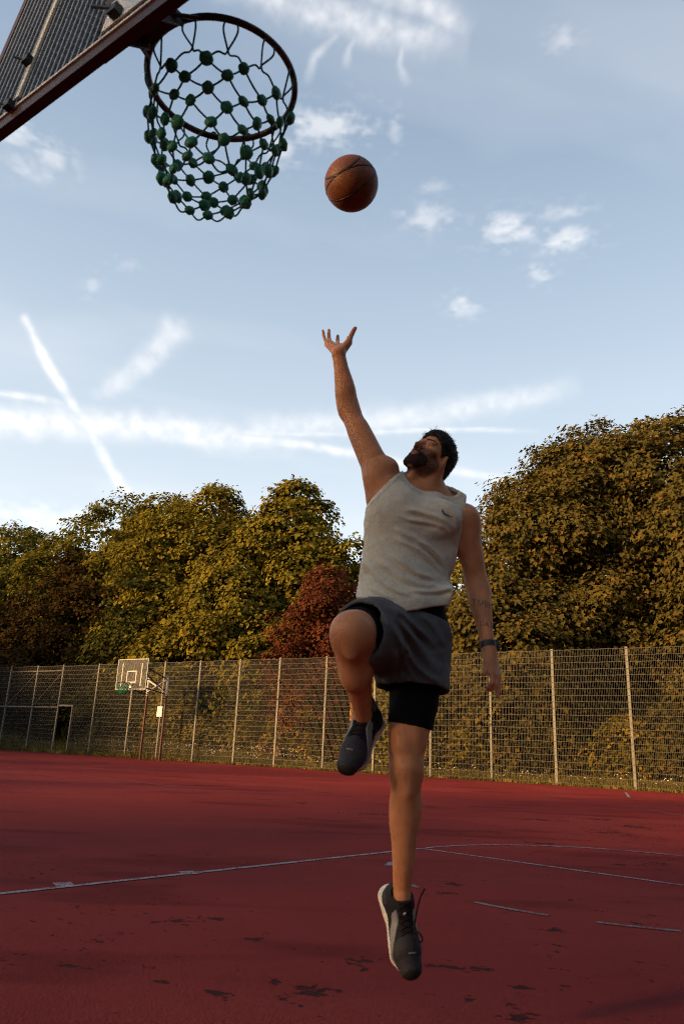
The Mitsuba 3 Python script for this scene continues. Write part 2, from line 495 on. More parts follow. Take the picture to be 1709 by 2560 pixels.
for a, b in zip(POSTS[:-1], POSTS[1:]):
    if a == -32.2:
        k = add('wire_panel', cat([grid(a, b, 2.22, HF - .02), grid(DOOR_R, b, .05, 2.22)]), 'm_wire', fence)
    else:
        k = add('wire_panel', grid(a, b, .05, HF - .02), 'm_wire', fence)
    labels[k] = {'kind': 'stuff'}
add('door_post', box(at(DOOR_R, SF - .002, 1.11), (.07, .058, 2.22), AX), 'm_post', fence)
add('door_lintel', box(at((DOOR_R - 32.2) / 2, SF - .004, 2.19), (1.0, .056, .07), AX), 'm_post', fence)
add('door_latch', box(at(-32.14, SF - .05, 1.05), (.05, .03, .22), AX), 'm_post', fence)
for a, b in ((-38.4, -36.4), (-36.4, -34.2), (-34.2, -32.2)):
    add('rail', box(at((a + b) / 2, SF + .004, 2.12), (b - a - .08, .05, .06), AX), 'm_post', fence)
    if a > -37:
        add('rail', box(at((a + b) / 2, SF + .004, 3.86), (b - a - .08, .05, .06), AX), 'm_post', fence)
        add('brace', bar(at(a + .04, SF + .006, 2.18), at(b - .04, SF + .006, 3.8), .018, .018), 'm_post', fence)

# small white notice with a red ring, tied to a fence post
matte('m_white', (.72, .70, .68), .5, .4)
matte('m_red', (.55, .10, .07), .5, .4)
no = thing('notice', 'small white notice with a red ring on the fence post behind the far hoop', 'notice')
add('plate', box(at(-25.21, SF - .075, 1.98), (.30, .008, .42), AX), 'm_white', no)
t_ = np.linspace(0, 2 * np.pi, 20, endpoint=False)
add('ring', tube([at(-25.21 + .09 * math.cos(t), SF - .081, 1.98 + .11 * math.sin(t)) for t in t_], .006, 5, True), 'm_red', no)
add('mark', box(at(-25.21, SF - .081, 1.97), (.016, .006, .14), AX), 'm_red', no)

# brown timber posts in the undergrowth
matte('m_timber', proc(lambda p, n, uv: mix((.22, .095, .035), (.36, .17, .07), fbm(p.x * 18, p.y * 18, p.z * 2, 4))), .85, .2)
for u, s, h, lean, lab in ((-19.95, 26.0, 2.28, .05, 'thick brown timber post among weeds behind the fence, left of the raised knee'),
                           (-16.45, 26.0, 2.75, .03, 'thick brown timber post behind the fence, half hidden by the raised shoe')):
    k = thing('timber_post', lab, 'post')
    pts = np.array([at(u + lean * t, s, h * t) for t in np.linspace(0, 1, 7)])
    add('shaft', tube(pts, .115 + .008 * np.sin(np.arange(7) * 2.1), 12), 'm_timber', k, smooth=50)

# ------------------------------------------------------------------ trees, shrubs, weeds
def leaf_bsdf(key, dark, light, rare, trans=.5):
    def fn(p, n, uv):
        c = mikit.cell_rand(p.x * 5, p.y * 5, p.z * 5)
        b = fbm(p.x * .7, p.y * .7, p.z * .7, 2)
        col = mix(dark, light, .6 * c + .4 * b)
        return mix(col, rare, smoothstep(.82, .9, mikit.cell_rand(p.x * 3.1, p.y * 3.1, p.z * 3.1)) * .7)
    scene[key] = {'type': 'principledthin', 'base_color': proc(fn), 'roughness': .55, 'eta': 1.4, 'diff_trans': trans}
    return key


leaf_bsdf('m_leaf_green', (.060, .062, .011), (.135, .120, .020), (.20, .15, .02))
leaf_bsdf('m_leaf_olive', (.085, .076, .012), (.18, .145, .022), (.26, .18, .024))
leaf_bsdf('m_leaf_brown', (.052, .046, .013), (.108, .086, .026), (.17, .10, .022))
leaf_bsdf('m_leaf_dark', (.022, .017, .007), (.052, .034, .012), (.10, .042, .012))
leaf_bsdf('m_leaf_deep', (.026, .030, .008), (.060, .060, .014), (.11, .09, .016))
leaf_bsdf('m_leaf_copper', (.055, .018, .012), (.125, .040, .022), (.16, .07, .02))
leaf_bsdf('m_leaf_weed', (.070, .060, .010), (.19, .14, .020), (.34, .20, .025))
matte('m_bark', proc(lambda p, n, uv: mix((.035, .028, .022), (.095, .075, .055), fbm(p.x * 14, p.y * 14, p.z * 3, 4))), .9, .2)

LOBED = (np.array([(0, 0, 0), (-.46, .38, .07), (-.20, .52, .02), (0, 1.0, -.06), (.20, .52, .02), (.46, .38, .07)]), np.array([(0, 2, 1), (0, 3, 2), (0, 4, 3), (0, 5, 4)]))
KITE = (np.array([(0, 0, 0), (-.42, .46, .07), (0, 1.0, -.06), (.42, .46, .07)]), np.array([(0, 2, 1), (0, 3, 2)]))


def leaves(pos, nrm, tip, size, shape):
    L, F = shape
    n = len(pos)
    nrm = nrm / np.linalg.norm(nrm, axis=1, keepdims=True)
    tip = tip - nrm * (tip * nrm).sum(1, keepdims=True)
    tip = tip / (np.linalg.norm(tip, axis=1, keepdims=True) + 1e-9)
    side = np.cross(tip, nrm)
    s = size[:, None, None]
    v = pos[:, None] + s * (L[None, :, :1] * side[:, None] + L[None, :, 1:2] * tip[:, None] + L[None, :, 2:] * nrm[:, None])
    f = (F[None] + np.arange(n)[:, None, None] * len(L)).reshape(-1, 3)
    return v.reshape(-1, 3), f


def crown(lobes, n_leaves, size, rg, clump=.55, per=42, back=None, shape=KITE):
    """Leaf sprays on the outer shells of the lobes, thinner inside; back = direction whose far side gets fewer."""
    c, r = lobes[:, :3], lobes[:, 3]
    want = int(n_leaves / per * 2.2)
    pick_ = rg.choice(len(c), want, p=r ** 2 / (r ** 2).sum())
    d = rg.normal(size=(want, 3))
    d[:, 2] += .25
    d /= np.linalg.norm(d, axis=1, keepdims=True)
    rad = r[pick_] * (1.06 - .38 * rg.random(want) ** 2.2) * (1 + .10 * rg.normal(size=want))
    rad = np.where(rg.random(want) < .12, r[pick_] * rg.uniform(1.08, 1.42, want), rad)
    p = c[pick_] + d * rad[:, None] * V(1, 1, .9)
    inside = np.zeros(want, bool)
    for k in range(len(c)):
        inside |= (np.linalg.norm((p - c[k]) / V(1, 1, .9), axis=1) < r[k] * .66) & (pick_ != k)
    keep = ~inside
    if back is not None:
        keep &= ((d @ back) < .2) | (rg.random(want) < .3)
    p, d = p[keep][:int(n_leaves / per)], d[keep][:int(n_leaves / per)]
    n = len(p)
    cs = clump * rg.uniform(.55, 1.25, n)
    q = rg.normal(size=(n, per, 3)) * V(.55, .55, .26)
    out = np.linalg.norm(q[..., :2], axis=2)
    pos = p[:, None] + q * cs[:, None, None] + d[:, None] * (.15 * cs[:, None, None])
    pos[..., 2] -= cs[:, None] * .35 * out ** 2
    nrm = .75 * d[:, None] + V(0, 0, .55) + .40 * rg.normal(size=(n, per, 3)) + .35 * q * V(1, 1, 0)
    tip = .6 * d[:, None] + q * V(1.2, 1.2, 0) + V(0, 0, -.45) + .35 * rg.normal(size=(n, per, 3))
    sz = size * rg.uniform(.6, 1.2, (n, per))
    return leaves(pos.reshape(-1, 3), nrm.reshape(-1, 3), tip.reshape(-1, 3), sz.ravel(), shape)


def tree(u, s, H, R, z0, n_leaves, bsdf, seed, label, group=None, leaf=.23, name='tree', nl=24, flat=1.0, trunk=.22, clump=.55, top=.55, extra=(), shape=KITE):
    rg = np.random.default_rng(seed)
    base = at(u, s)
    lob = []
    for i in range(nl):
        t = (i + .5) / nl
        a = i * 2.39996 + rg.uniform(-.5, .5)
        prof = math.sin(math.pi * min(max(.12 + .86 * t, 0), 1)) ** top
        rr = R * prof * rg.uniform(.45, .78)
        lr = R * rg.uniform(.19, .42) * (.75 + .4 * prof)
        z = z0 + (H - z0 - lr * .9) * t
        lob.append([base[0] + math.cos(a) * rr, base[1] + math.sin(a) * rr * flat, G + max(z, lr * .5), lr])
    lob.append([base[0], base[1], G + H - R * .30, R * .30])
    for du, ds, z, r in extra:
        e = at(u + du, s + ds, z)
        lob.append([*e, r])
    lob = np.array(lob)
    k = thing(name, label, 'tree', group)
    v, f = crown(lob, n_leaves, leaf, rg, clump, back=unit(V(base[0], base[1], 0)), shape=shape)
    add('crown', raw(v, f), bsdf, k)
    tp = [base + V(rg.normal(0, .03) * i, rg.normal(0, .03) * i, H * .78 * i / 7) for i in range(8)]
    ms = [tube(tp, np.linspace(trunk * H / 14, trunk * .18, 8), 8)]
    for j in rg.choice(len(lob) - 1, min(11, len(lob) - 1), replace=False):
        i = int(np.clip((lob[j, 2] - G) / (H * .78) * 7 * .55, 1, 6))
        a, b = tp[i], lob[j, :3]
        mid = (a + b) / 2 + V(0, 0, -.06 * np.linalg.norm(b - a)) + rg.normal(0, .15, 3)
        ms.append(tube(spline([a, mid, b], 4), np.linspace(trunk * .42, .025, 9), 6))
    add('trunk', ms[0], 'm_bark', k, smooth=True)
    for m in ms[1:]:
        add('limb', m, 'm_bark', k, smooth=True)
    return k


TB = 'trees behind the fence'
#  u, s, height, radius, lowest leaves, leaves, bark/leaf, seed, label
tree(-48.0, 31.0, 14.9, 4.8, 1.0, 52000, 'm_leaf_green', 1, 'leafy green tree at the far left edge of the photo', TB)
tree(-38.5, 32.0, 15.9, 4.6, 2.0, 40000, 'm_leaf_green', 3, 'tall green tree rising behind the dark reddish tree on the left', TB)
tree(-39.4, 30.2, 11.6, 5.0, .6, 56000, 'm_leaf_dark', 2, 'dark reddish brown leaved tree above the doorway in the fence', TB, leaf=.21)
tree(-30.6, 29.4, 10.4, 3.9, .4, 36000, 'm_leaf_deep', 4, 'dark green tree above and right of the far hoop', TB)
tree(-34.8, 32.5, 15.6, 4.2, 3.0, 38000, 'm_leaf_olive', 5, 'tall yellow green tree behind the dark green tree above the far hoop', TB)
tree(-30.0, 31.0, 15.0, 4.4, 1.6, 56000, 'm_leaf_olive', 6, 'broad golden lit tree in the middle of the left group', TB)
tree(-23.9, 31.5, 14.6, 3.4, 1.4, 48000, 'm_leaf_olive', 7, 'tallest loose crowned tree of the left group, left of the raised arm', TB, clump=.5)
tree(-26.0, 28.6, 9.5, 3.4, .2, 44000, 'm_leaf_olive', 8, 'low golden green tree leaning over the fence right of the far hoop', TB)
tree(-24.9, 30.2, 12.2, 3.5, 1.0, 34000, 'm_leaf_olive', 17, 'golden tree filling the gap left of the tallest loose crowned tree', TB)
tree(-43.2, 31.0, 13.4, 4.0, 1.0, 34000, 'm_leaf_green', 18, 'green tree between the far left tree and the dark reddish one', TB)
tree(-18.9, 27.6, 8.5, 2.5, .3, 40000, 'm_leaf_copper', 9, 'copper red leaved small tree beside the raised knee', TB, leaf=.15, clump=.42)
tree(-20.6, 32.0, 11.2, 3.2, .5, 26000, 'm_leaf_olive', 10, 'olive green tree behind the copper leaved one', TB)
tree(-14.9, 33.5, 10.0, 3.4, .4, 28000, 'm_leaf_olive', 14, 'yellow green tree seen between the man and the big maples', TB)
tree(-9.0, 31.5, 13.9, 4.5, 1.6, 105000, 'm_leaf_brown', 11, 'huge brownish green maple on the right, nearest the man', TB, leaf=.215, nl=34, clump=.56, shape=LOBED)
tree(-4.9, 33.0, 14.9, 5.4, 1.8, 115000, 'm_leaf_brown', 12, 'tallest brownish green maple in the upper right', TB, extra=((-2.6, -1, 12.0, 2.7), (-2.4, 0, 8.8, 3.0)), leaf=.215, nl=34, clump=.56, shape=LOBED)
tree(-1.2, 31.5, 13.6, 4.8, 1.8, 70000, 'm_leaf_brown', 15, 'brownish green maple cut by the right edge of the photo', TB, leaf=.215, nl=30, clump=.56, shape=LOBED)
tree(-10.9, 28.2, 7.6, 3.1, .2, 40000, 'm_leaf_brown', 13, 'low brownish tree behind the fence by the hanging hand', TB, leaf=.20)
tree(-14.2, 28.0, 5.6, 2.4, .2, 20000, 'm_leaf_olive', 16, 'low olive tree behind the fence beside the shorts', TB, leaf=.18)

# lower trees further back, closing the view under the crowns
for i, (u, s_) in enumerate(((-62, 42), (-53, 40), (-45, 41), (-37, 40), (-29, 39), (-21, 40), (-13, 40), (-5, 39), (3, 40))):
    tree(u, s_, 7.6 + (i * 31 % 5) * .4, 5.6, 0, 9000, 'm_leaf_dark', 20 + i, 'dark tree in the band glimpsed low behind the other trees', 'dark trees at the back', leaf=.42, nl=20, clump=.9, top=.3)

# unseen rows of trees, added and thinned to filter the low sun off the court
for j in range(2):
    for i in range(13):
        tree(-80 + 6.6 * i + 3.3 * j, -24.0 - 5 * j + (i * 37 % 5) * .4, 13.4 + (i * 53 % 7) * .3 + 1.5 * j - 2.8 * math.exp(-((-80 + 6.6 * i + 3.3 * j + 35) / 4) ** 2), 5.0, .1, 520 if j else 900, 'm_leaf_green', 40 + i + 20 * j, 'unseen tree added behind the photographer to filter the low sun',
             'unseen sun filtering trees added behind the photographer', leaf=.95, nl=26, clump=1.1, top=.3)

# unseen trees added on the left to shade the lower left foliage
for i in range(5):
    tree(-50 - (i % 2) * 2, -4 + 6.0 * i, 12.0 + (i * 29 % 4) * .4, 5.0, .1, 2600, 'm_leaf_green', 70 + i, 'unseen tree added at left to shade the lower left foliage', 'unseen shade trees added left of the court', leaf=.85, nl=22, clump=1.0, top=.3)
# unseen trees added on the right to cut the sky light from there
for i in range(6):
    tree(10.5 + (i % 2) * 1.5, -8 + 6.2 * i, 11.5 + (i * 53 % 7) * .4, 4.6, .2, 2600, 'm_leaf_brown', 80 + i, 'unseen tree added at right to cut the sky light', 'unseen sky blocking trees added right of the court', leaf=.85, nl=22, clump=1.0, top=.3)

# ---- undergrowth: shrubs behind the fence
rgs = np.random.default_rng(5)


def shrub(u, s, H, R, n, bsdf, seed, label, leaf=.13):
    rg = np.random.default_rng(seed)
    lob = []
    for i in range(9):
        a = rg.uniform(0, 2 * np.pi)
        rr = R * rg.uniform(.1, .75)
        z = H * rg.uniform(.12, .80)
        lob.append([*at(u + math.cos(a) * rr, s + .5 * math.sin(a) * rr, z), H * rg.uniform(.18, .30)])
    lob.append([*at(u, s, H * .80), H * .22])
    k = thing('shrub', label, 'shrub')
    v, f = crown(np.array(lob), n, leaf, rg, .32, 30)
    v[:, 2] = np.maximum(v[:, 2], G)
    add('foliage', raw(v, f), bsdf, k)
    for j in range(4):
        e = lob[j][:3]
        add('stem', tube(spline([at(u + rg.uniform(-.2, .2), s, 0), (at(u, s, 0) + V(*e)) / 2 + rg.normal(0, .08, 3), V(*e)], 4), np.linspace(.03, .01, 9), 5), 'm_bark', k)


SH = [(-22.4, 27.2, 1.9, 1.4, 'm_leaf_weed', 'weedy shrub behind the fence midway between the far hoop and the left timber post'), (-20.6, 26.8, 2.4, 1.3, 'm_leaf_weed', 'golden leaved shrub at the foot of the left timber post'),
      (-18.3, 26.6, 2.6, 1.3, 'm_leaf_weed', 'golden leaved shrub just left of the raised shoe'), (-16.0, 26.6, 2.4, 1.3, 'm_leaf_olive', 'shrub behind the raised shoe'),
      (-13.6, 26.8, 2.8, 1.5, 'm_leaf_weed', 'golden shrub low behind the fence, just right of the standing leg'), (-11.0, 26.6, 2.4, 1.4, 'm_leaf_weed', 'golden shrub behind the fence straight below the hanging hand'),
      (-8.6, 27.0, 2.8, 1.5, 'm_leaf_brown', 'brownish shrub beside the second fence post from the right edge'), (-6.4, 26.8, 2.2, 1.4, 'm_leaf_weed', 'golden shrub behind the rightmost fence post'),
      (-4.9, 26.8, 2.6, 1.5, 'm_leaf_brown', 'brownish shrub at the right edge of the photo'),
      (-25.6, 28.0, 1.2, 1.1, 'm_leaf_green', 'low dark green shrub right of the far hoop'), (-35.9, 27.6, 3.2, 1.7, 'm_leaf_dark', 'dark leaved shrub added to stand in for the shade behind the doorway'), (-32.6, 29.0, 2.8, 1.6, 'm_leaf_dark', 'dark shrub behind the fence between the doorway and the far hoop')]  # the doorway shrub is added: its dark leaves imitate shade in the opening
for i, (u, s, h, r, b, lab) in enumerate(SH):
    shrub(u, s, h, r, 5200, b, 100 + i, lab)

# ---- grass, seed stalks and daisies along the fence
rg = np.random.default_rng(8)
n = 34000
u = rg.uniform(-40, 2, n)
s = SF + np.where(rg.random(n) < .16, rg.uniform(-.22, .05, n), rg.uniform(.1, 2.6, n))
tall = meshkit.fbm(np.stack([u * .8, s * .8, 0 * u], 1), 3)
left = np.clip((-18 - u) / 8, 0, 1)
h = (.10 + .26 * tall + .75 * left * tall) * rg.uniform(.6, 1.4, n) * np.where(s < SF + .05, .38, 1)
b = LF * u[:, None] + NF * s[:, None] + UP * G
a = rg.uniform(0, 2 * np.pi, n)
w = np.stack([np.cos(a), np.sin(a), 0 * a], 1) * rg.uniform(.006, .014, n)[:, None]
lean = np.stack([rg.normal(0, .25, n), rg.normal(0, .25, n), np.ones(n)], 1) * h[:, None]
bv = np.stack([b - w, b + w, b + lean * .6 + w * .7, b + lean * .6 - w * .7, b + lean * V(1.35, 1.35, 1)], 1).reshape(-1, 3)
bf = (np.array([(0, 1, 2), (0, 2, 3), (3, 2, 4)])[None] + np.arange(n)[:, None, None] * 5).reshape(-1, 3)
leaf_bsdf('m_grass', (.070, .066, .016), (.19, .145, .038), (.34, .22, .07), .4)
scene['grass'] = mikit.ply(raw(bv, bf), 'm_grass')
labels['grass'] = {'label': 'long grass and weeds along the foot of the wire fence', 'category': 'grass', 'kind': 'stuff'}
n = 620
u = np.concatenate([rg.uniform(-31, -18, 400), rg.uniform(-18, 0, 220)])
s = SF + rg.uniform(.15, 1.5, n)
h = rg.uniform(.25, .75, n) * np.where(u > -18, .62, 1)
petal = []
for i in range(n):
    c = at(u[i], s[i], h[i])
    nr = unit(V(rg.normal(0, .4), -.7 + rg.normal(0, .4), .8))
    x = unit(np.cross(nr, V(1, .2, 0)))
    y = np.cross(nr, x)
    r = rg.uniform(.016, .030)
    pv = [c + nr * .004] + [c + r * (.55 if j % 2 else 1) * (x * math.cos(j * math.pi / 6) + y * math.sin(j * math.pi / 6)) for j in range(12)]
    petal.append((np.array(pv), [[0, 1 + j, 1 + (j + 1) % 12] for j in range(12)]))
pv = np.vstack([p for p, _ in petal])
pf = np.vstack([np.array(f) + 13 * i for i, (_, f) in enumerate(petal)])
matte('m_petal', (.75, .72, .66), .7, .2)
scene['daisies'] = mikit.ply(raw(pv, pf), 'm_petal')
labels['daisies'] = {'label': 'scattered small white flowers among the weeds at the fence foot', 'category': 'flowers', 'kind': 'stuff'}

# ------------------------------------------------------------------ the player
def skin_colour(p, n, uv):
    b = fbm(p.x * 20, p.y * 20, p.z * 20, 2)
    col = mix((0.38, 0.150, 0.068), (0.52, 0.225, 0.112), b)
    # stubble on the cheeks and under the jaw
    q = [(p.x - HC[0]) / HS, (p.y - HC[1]) / HS, (p.z - HC[2]) / HS]
    x, y, z = [q[0] * HM[0, i] + q[1] * HM[1, i] + q[2] * HM[2, i] for i in range(3)]
    jaw = smoothstep(-.012, .010, y) * smoothstep(-.030, -.050, z + .30 * dr.maximum(.05 - y, 0) - .02) * smoothstep(-.135, -.118, z) * smoothstep(.19, .16, dr.sqrt(x * x + y * y + z * z))
    grain = smoothstep(.30, .62, noise(p.x * 700, p.y * 700, p.z * 700) * .6 + .4 * noise(p.x * 230, p.y * 230, p.z * 230))
    hairs = jaw * (.60 + .38 * grain)
    # dark hairs on shins and forearms
    f = smoothstep(.50, .80, noise(p.x * 800, p.y * 800, p.z * 200)) * smoothstep(1.06, .90, p.z)
    return mix(col, (0.035, 0.018, 0.013), dr.minimum(.92, hairs * .95 + .16 * f))


def skin_bump(p, n, uv):
    return fbm(p.x * 45, p.y * 45, p.z * 45, 2)


def bumped(key, tex, bump, scale, rough, spec, **more):
    scene[key] = {'type': 'twosided', 'b': {'type': 'bumpmap', 'scale': scale, 'a': proc(bump, 0.0008),
                  'bsdf': {'type': 'principled', 'base_color': proc(tex), 'roughness': rough, 'specular': spec, **more}}}
    return key


bumped('m_skin', skin_colour, skin_bump, 0.0005, 0.5, 0.22)


def knit(p, n, uv):
    f = noise(p.x * 260, p.y * 260, p.z * 140)
    g = fbm(p.x * 60, p.y * 60, p.z * 60, 3)
    return mix((0.40, 0.362, 0.30), (0.60, 0.555, 0.475), 0.55 * f + 0.45 * g)


bumped('m_shirt', knit, lambda p, n, uv: .3 * noise(p.x * 240, p.y * 240, p.z * 240) + 4 * fbm(p.x * 30, p.y * 30, p.z * 30, 2), 0.0007, 0.9, 0.2, sheen=0.3)
bumped('m_shorts', lambda p, n, uv: mix((0.055, 0.053, 0.056), (0.086, 0.083, 0.087), fbm(p.x * 80, p.y * 80, p.z * 80, 3)),
       lambda p, n, uv: .3 * noise(p.x * 240, p.y * 240, p.z * 240) + 5 * fbm(p.x * 24, p.y * 24, p.z * 24, 2), 0.0007, 0.75, 0.15, sheen=0.15)
matte('m_leggings', proc(lambda p, n, uv: mix((0.003, 0.003, 0.0035), (0.007, 0.0065, 0.0075), noise(p.x * 300, p.y * 300, p.z * 300))), 0.8, 0.08)
matte('m_hair', proc(lambda p, n, uv: mix((0.006, 0.005, 0.005), (0.018, 0.014, 0.012), noise(p.x * 160, p.y * 160, p.z * 40))), 0.6, 0.12)
matte('m_beard', proc(lambda p, n, uv: mix((0.012, 0.008, 0.007), (0.045, 0.026, 0.02), fbm(p.x * 260, p.y * 260, p.z * 120, 2))), 0.8, 0.08)
matte('m_ink', (0.13, 0.062, 0.048), 0.5, 0.4)
matte('m_black', (0.012, 0.012, 0.013), 0.45, 0.4)
matte('m_logo', (0.02, 0.024, 0.026), 0.7, 0.2)
matte('m_eye', (0.30, 0.24, 0.21), 0.4, 0.15)
matte('m_iris', (0.02, 0.011, 0.007), 0.3, 0.2)
matte('m_lip', (0.34, 0.115, 0.09), 0.4, 0.45)

# joints, in metres; his right arm is raised, his right knee is lifted, he hangs on nothing: mid-jump
P0, W0, C0, U0, N0 = V(.25, 2.79, 1.43), V(.247, 2.80, 1.60), V(.275, 2.815, 1.80), V(.29, 2.825, 1.93), V(.325, 2.835, 1.985)
SR, ER, WR = V(.133, 2.78, 2.030), V(.011, 2.84, 2.312), V(-.043, 2.83, 2.562)
SL, EL, WL = V(.474, 2.815, 1.862), V(.527, 2.86, 1.625), V(.553, 2.775, 1.362)
HR, HL = V(.183, 2.77, 1.405), V(.305, 2.775, 1.395)
KL, AL = V(.255, 2.70, .935), V(.252, 2.765, .500)
KR, AR = V(.048, 2.40, 1.345), V(.106, 2.70, 1.085)
HC = V(.343, 2.80, 2.100)                              # middle of the head


def head_axes(fwd, up):
    f = unit(fwd)
    r = unit(np.cross(f, up))                           # his right
    return np.stack([-r, f, np.cross(r, f)], 1)         # columns: his left, forward, up


HM = head_axes((-.50, -.68, .46), (.42, .10, .90))
HS = .90                                                # head size


def hd(x, y, z):
    return HC + HS * (HM @ V(x, y, z))


def loc(p):
    return ((p - HC.astype(np.float32)) @ HM.astype(np.float32)) / np.float32(HS)


FY = (0, 1, 0)
torso = Field()
torso.cone(P0, W0, .138, .118, .04, (FY, .70)).cone(W0, C0, .118, .146, .04, (FY, .70)).cone(C0, U0, .146, .118, .04, (FY, .68))
torso.ell((.205, 2.722, 1.865), (.088, .042, .066), k=.04).ell((.352, 2.722, 1.835), (.088, .042, .066), k=.04)
torso.cone((.160, 2.82, 1.72), (.152, 2.81, 1.96), .040, .050, .05).cone((.375, 2.82, 1.66), (.415, 2.82, 1.82), .042, .048, .05)
torso.cone((.22, 2.76, 1.915), (.145, 2.765, 1.995), .052, .044, .05)
torso.cone((.335, 2.85, 1.985), (.195, 2.81, 1.985), .046, .042, .045).cone((.350, 2.85, 1.965), (.45, 2.83, 1.885), .048, .044, .05)

body = Field()
body.items += torso.items
# neck and head
body.chain([(V(.322, 2.84, 1.965), .060), (hd(0, -.035, -.075), .056), (hd(0, -.03, -.03), .055)], .03)
body.cone(hd(.052, -.028, -.05), (.315, 2.765, 1.955), .016, .013, .03).cone(hd(-.052, -.028, -.05), (.285, 2.765, 1.965), .016, .013, .03)
body.ell(hd(0, .036, -.140), (.012, .011, .016), HM, .025)
head = Field()
head.ell(V(0, -.014, .036), (.074, .095, .088), None, .03).ell(V(0, .026, -.04), (.059, .066, .078), None, .03)
for s in (-1, 1):
    head.cone(V(.056 * s, .002, -.062), V(.020 * s, .078, -.104), .017, .016, .03)
    head.ell(V(.044 * s, .056, -.016), (.022, .02, .017), None, .025)
head.ell(V(0, .084, -.100), (.022, .018, .020), None, .02)
for s in (-1, 1):
    head.ell(V(.033 * s, .098, .005), (.018, .018, .012), None, .012, cut=True)
    head.ell(V(.032 * s, .074, .006), (.0145, .0135, .0135), None, .006)
    head.ell(V(.032 * s, .0785, .0125), (.0145, .0118, .0052), None, .003)
    head.ell(V(.032 * s, .0785, -.0030), (.0140, .0108, .0042), None, .003)
    head.cone(V(.012 * s, .086, .022), V(.048 * s, .070, .027), .009, .007, .012)
head.cone(V(0, .088, .016), V(0, .112, -.026), .0085, .0120, .014)
for s in (-1, 1):
    head.ell(V(.014 * s, .098, -.032), (.009, .012, .009), None, .008)
    head.ell(V(.0085 * s, .104, -.044), (.0042, .007, .0055), None, .004, cut=True)
head.ell(V(0, .083, -.066), (.028, .018, .022), None, .015)
head.ell(V(0, .103, -.0655), (.020, .010, .0022), None, .004, cut=True)
for s in (-1, 1):
    e = V(.080 * s, -.006, -.018)
    EM = Rotation.from_euler('zx', [-42 * s, -8], degrees=True).as_matrix()
    head.ell(e, (.0095, .021, .035), EM, .008)
    head.ell(e + EM @ V(.0085 * s, .001, .004), (.0065, .011, .020), EM, .005, cut=True)
    head.ell(e + EM @ V(.003 * s, -.001, -.002), (.004, .006, .010), EM, .005)
body.items.append((HC - .14, HC + .14, .02, False, lambda p: HS * head(loc(p))))
# right arm, raised
body.ell(SR + V(.030, -.006, .006), (.052, .054, .052), k=.016)
body.chain([(SR, .050), (SR * .5 + ER * .5, .047), (ER, .039)], .03)
ua = unit(ER - SR)
body.cone(SR + ua * .07 + V(.010, -.018, .004), SR + ua * .22 + V(.009, -.012, 0), .034, .031, .016)
body.cone(SR + ua * .02 + V(-.016, .010, -.006), SR + ua * .20 + V(-.012, .010, 0), .035, .029, .016)
body.cone(SR + V(-.004, .0, -.03), (.145, 2.79, 1.93), .042, .046, .05)
fa = unit(WR - ER)
body.chain([(ER, .038), (ER + fa * .04, .0425), (ER + fa * .085, .0425), (ER + fa * .14, .037), (ER + fa * .19, .0305), (WR, .0275)], .03, ((.3, 1, .2), .88))
body.ell(ER + fa * .07 + V(-.006, -.004, 0), (.032, .033, .075), k=.02)
# left arm, hanging
body.ell(SL + V(.006, 0, -.012), (.051, .053, .066), k=.018)
body.chain([(SL, .048), (SL * .5 + EL * .5, .045), (EL, .038)], .04)
la = unit(EL - SL)
body.cone(SL + la * .07 + V(-.006, -.022, 0), SL + la * .20 + V(-.004, -.014, 0), .034, .028, .014)
body.cone(SL + la * .04 + V(.004, .022, 0), SL + la * .18 + V(.006, .014, 0), .032, .026, .04)
fl = unit(WL - EL)
body.chain([(EL, .039), (EL + fl * .04, .0425), (EL + fl * .085, .042), (EL + fl * .15, .035), (EL + fl * .21, .0275), (WL, .0245)], .03)
body.ell(EL + fl * .055 + V(.014, 0, 0), (.029, .029, .058), k=.016)
# standing (left) leg
body.ell(P0 + V(0, .01, -.02), (.15, .11, .10), k=.04)
body.chain([(HL, .088), (HL * .5 + KL * .5, .080), (KL + V(0, .01, .07), .063), (KL, .053)], .03)
body.ell(KL + V(-.012, -.030, .085), (.030, .024, .045), k=.012).ell(KL + V(.026, -.020, .11), (.030, .028, .06), k=.014)
body.ell(KL + V(-.003, -.042, .004), (.025, .019, .028), k=.009)
body.ell(KL + V(.002, -.036, -.052), (.014, .014, .03), k=.02)
body.chain([(KL, .050), (KL * .78 + AL * .22, .048), (KL * .5 + AL * .5, .042), (KL * .3 + AL * .7, .0355), (AL + V(0, 0, .06), .0295), (AL, .031)], .03)
body.ell(KL * .74 + AL * .26 + V(.014, .018, 0), (.042, .048, .105), k=.016).ell(KL * .70 + AL * .30 + V(-.014, .018, 0), (.038, .044, .11), k=.016)
body.ell(AL + V(.030, .0, .01), (.012, .014, .016), k=.015).ell(AL + V(-.028, .0, .015), (.012, .014, .016), k=.015)
body.cone(AL + V(0, .035, .12), AL + V(0, .05, -.01), .015, .013, .025)
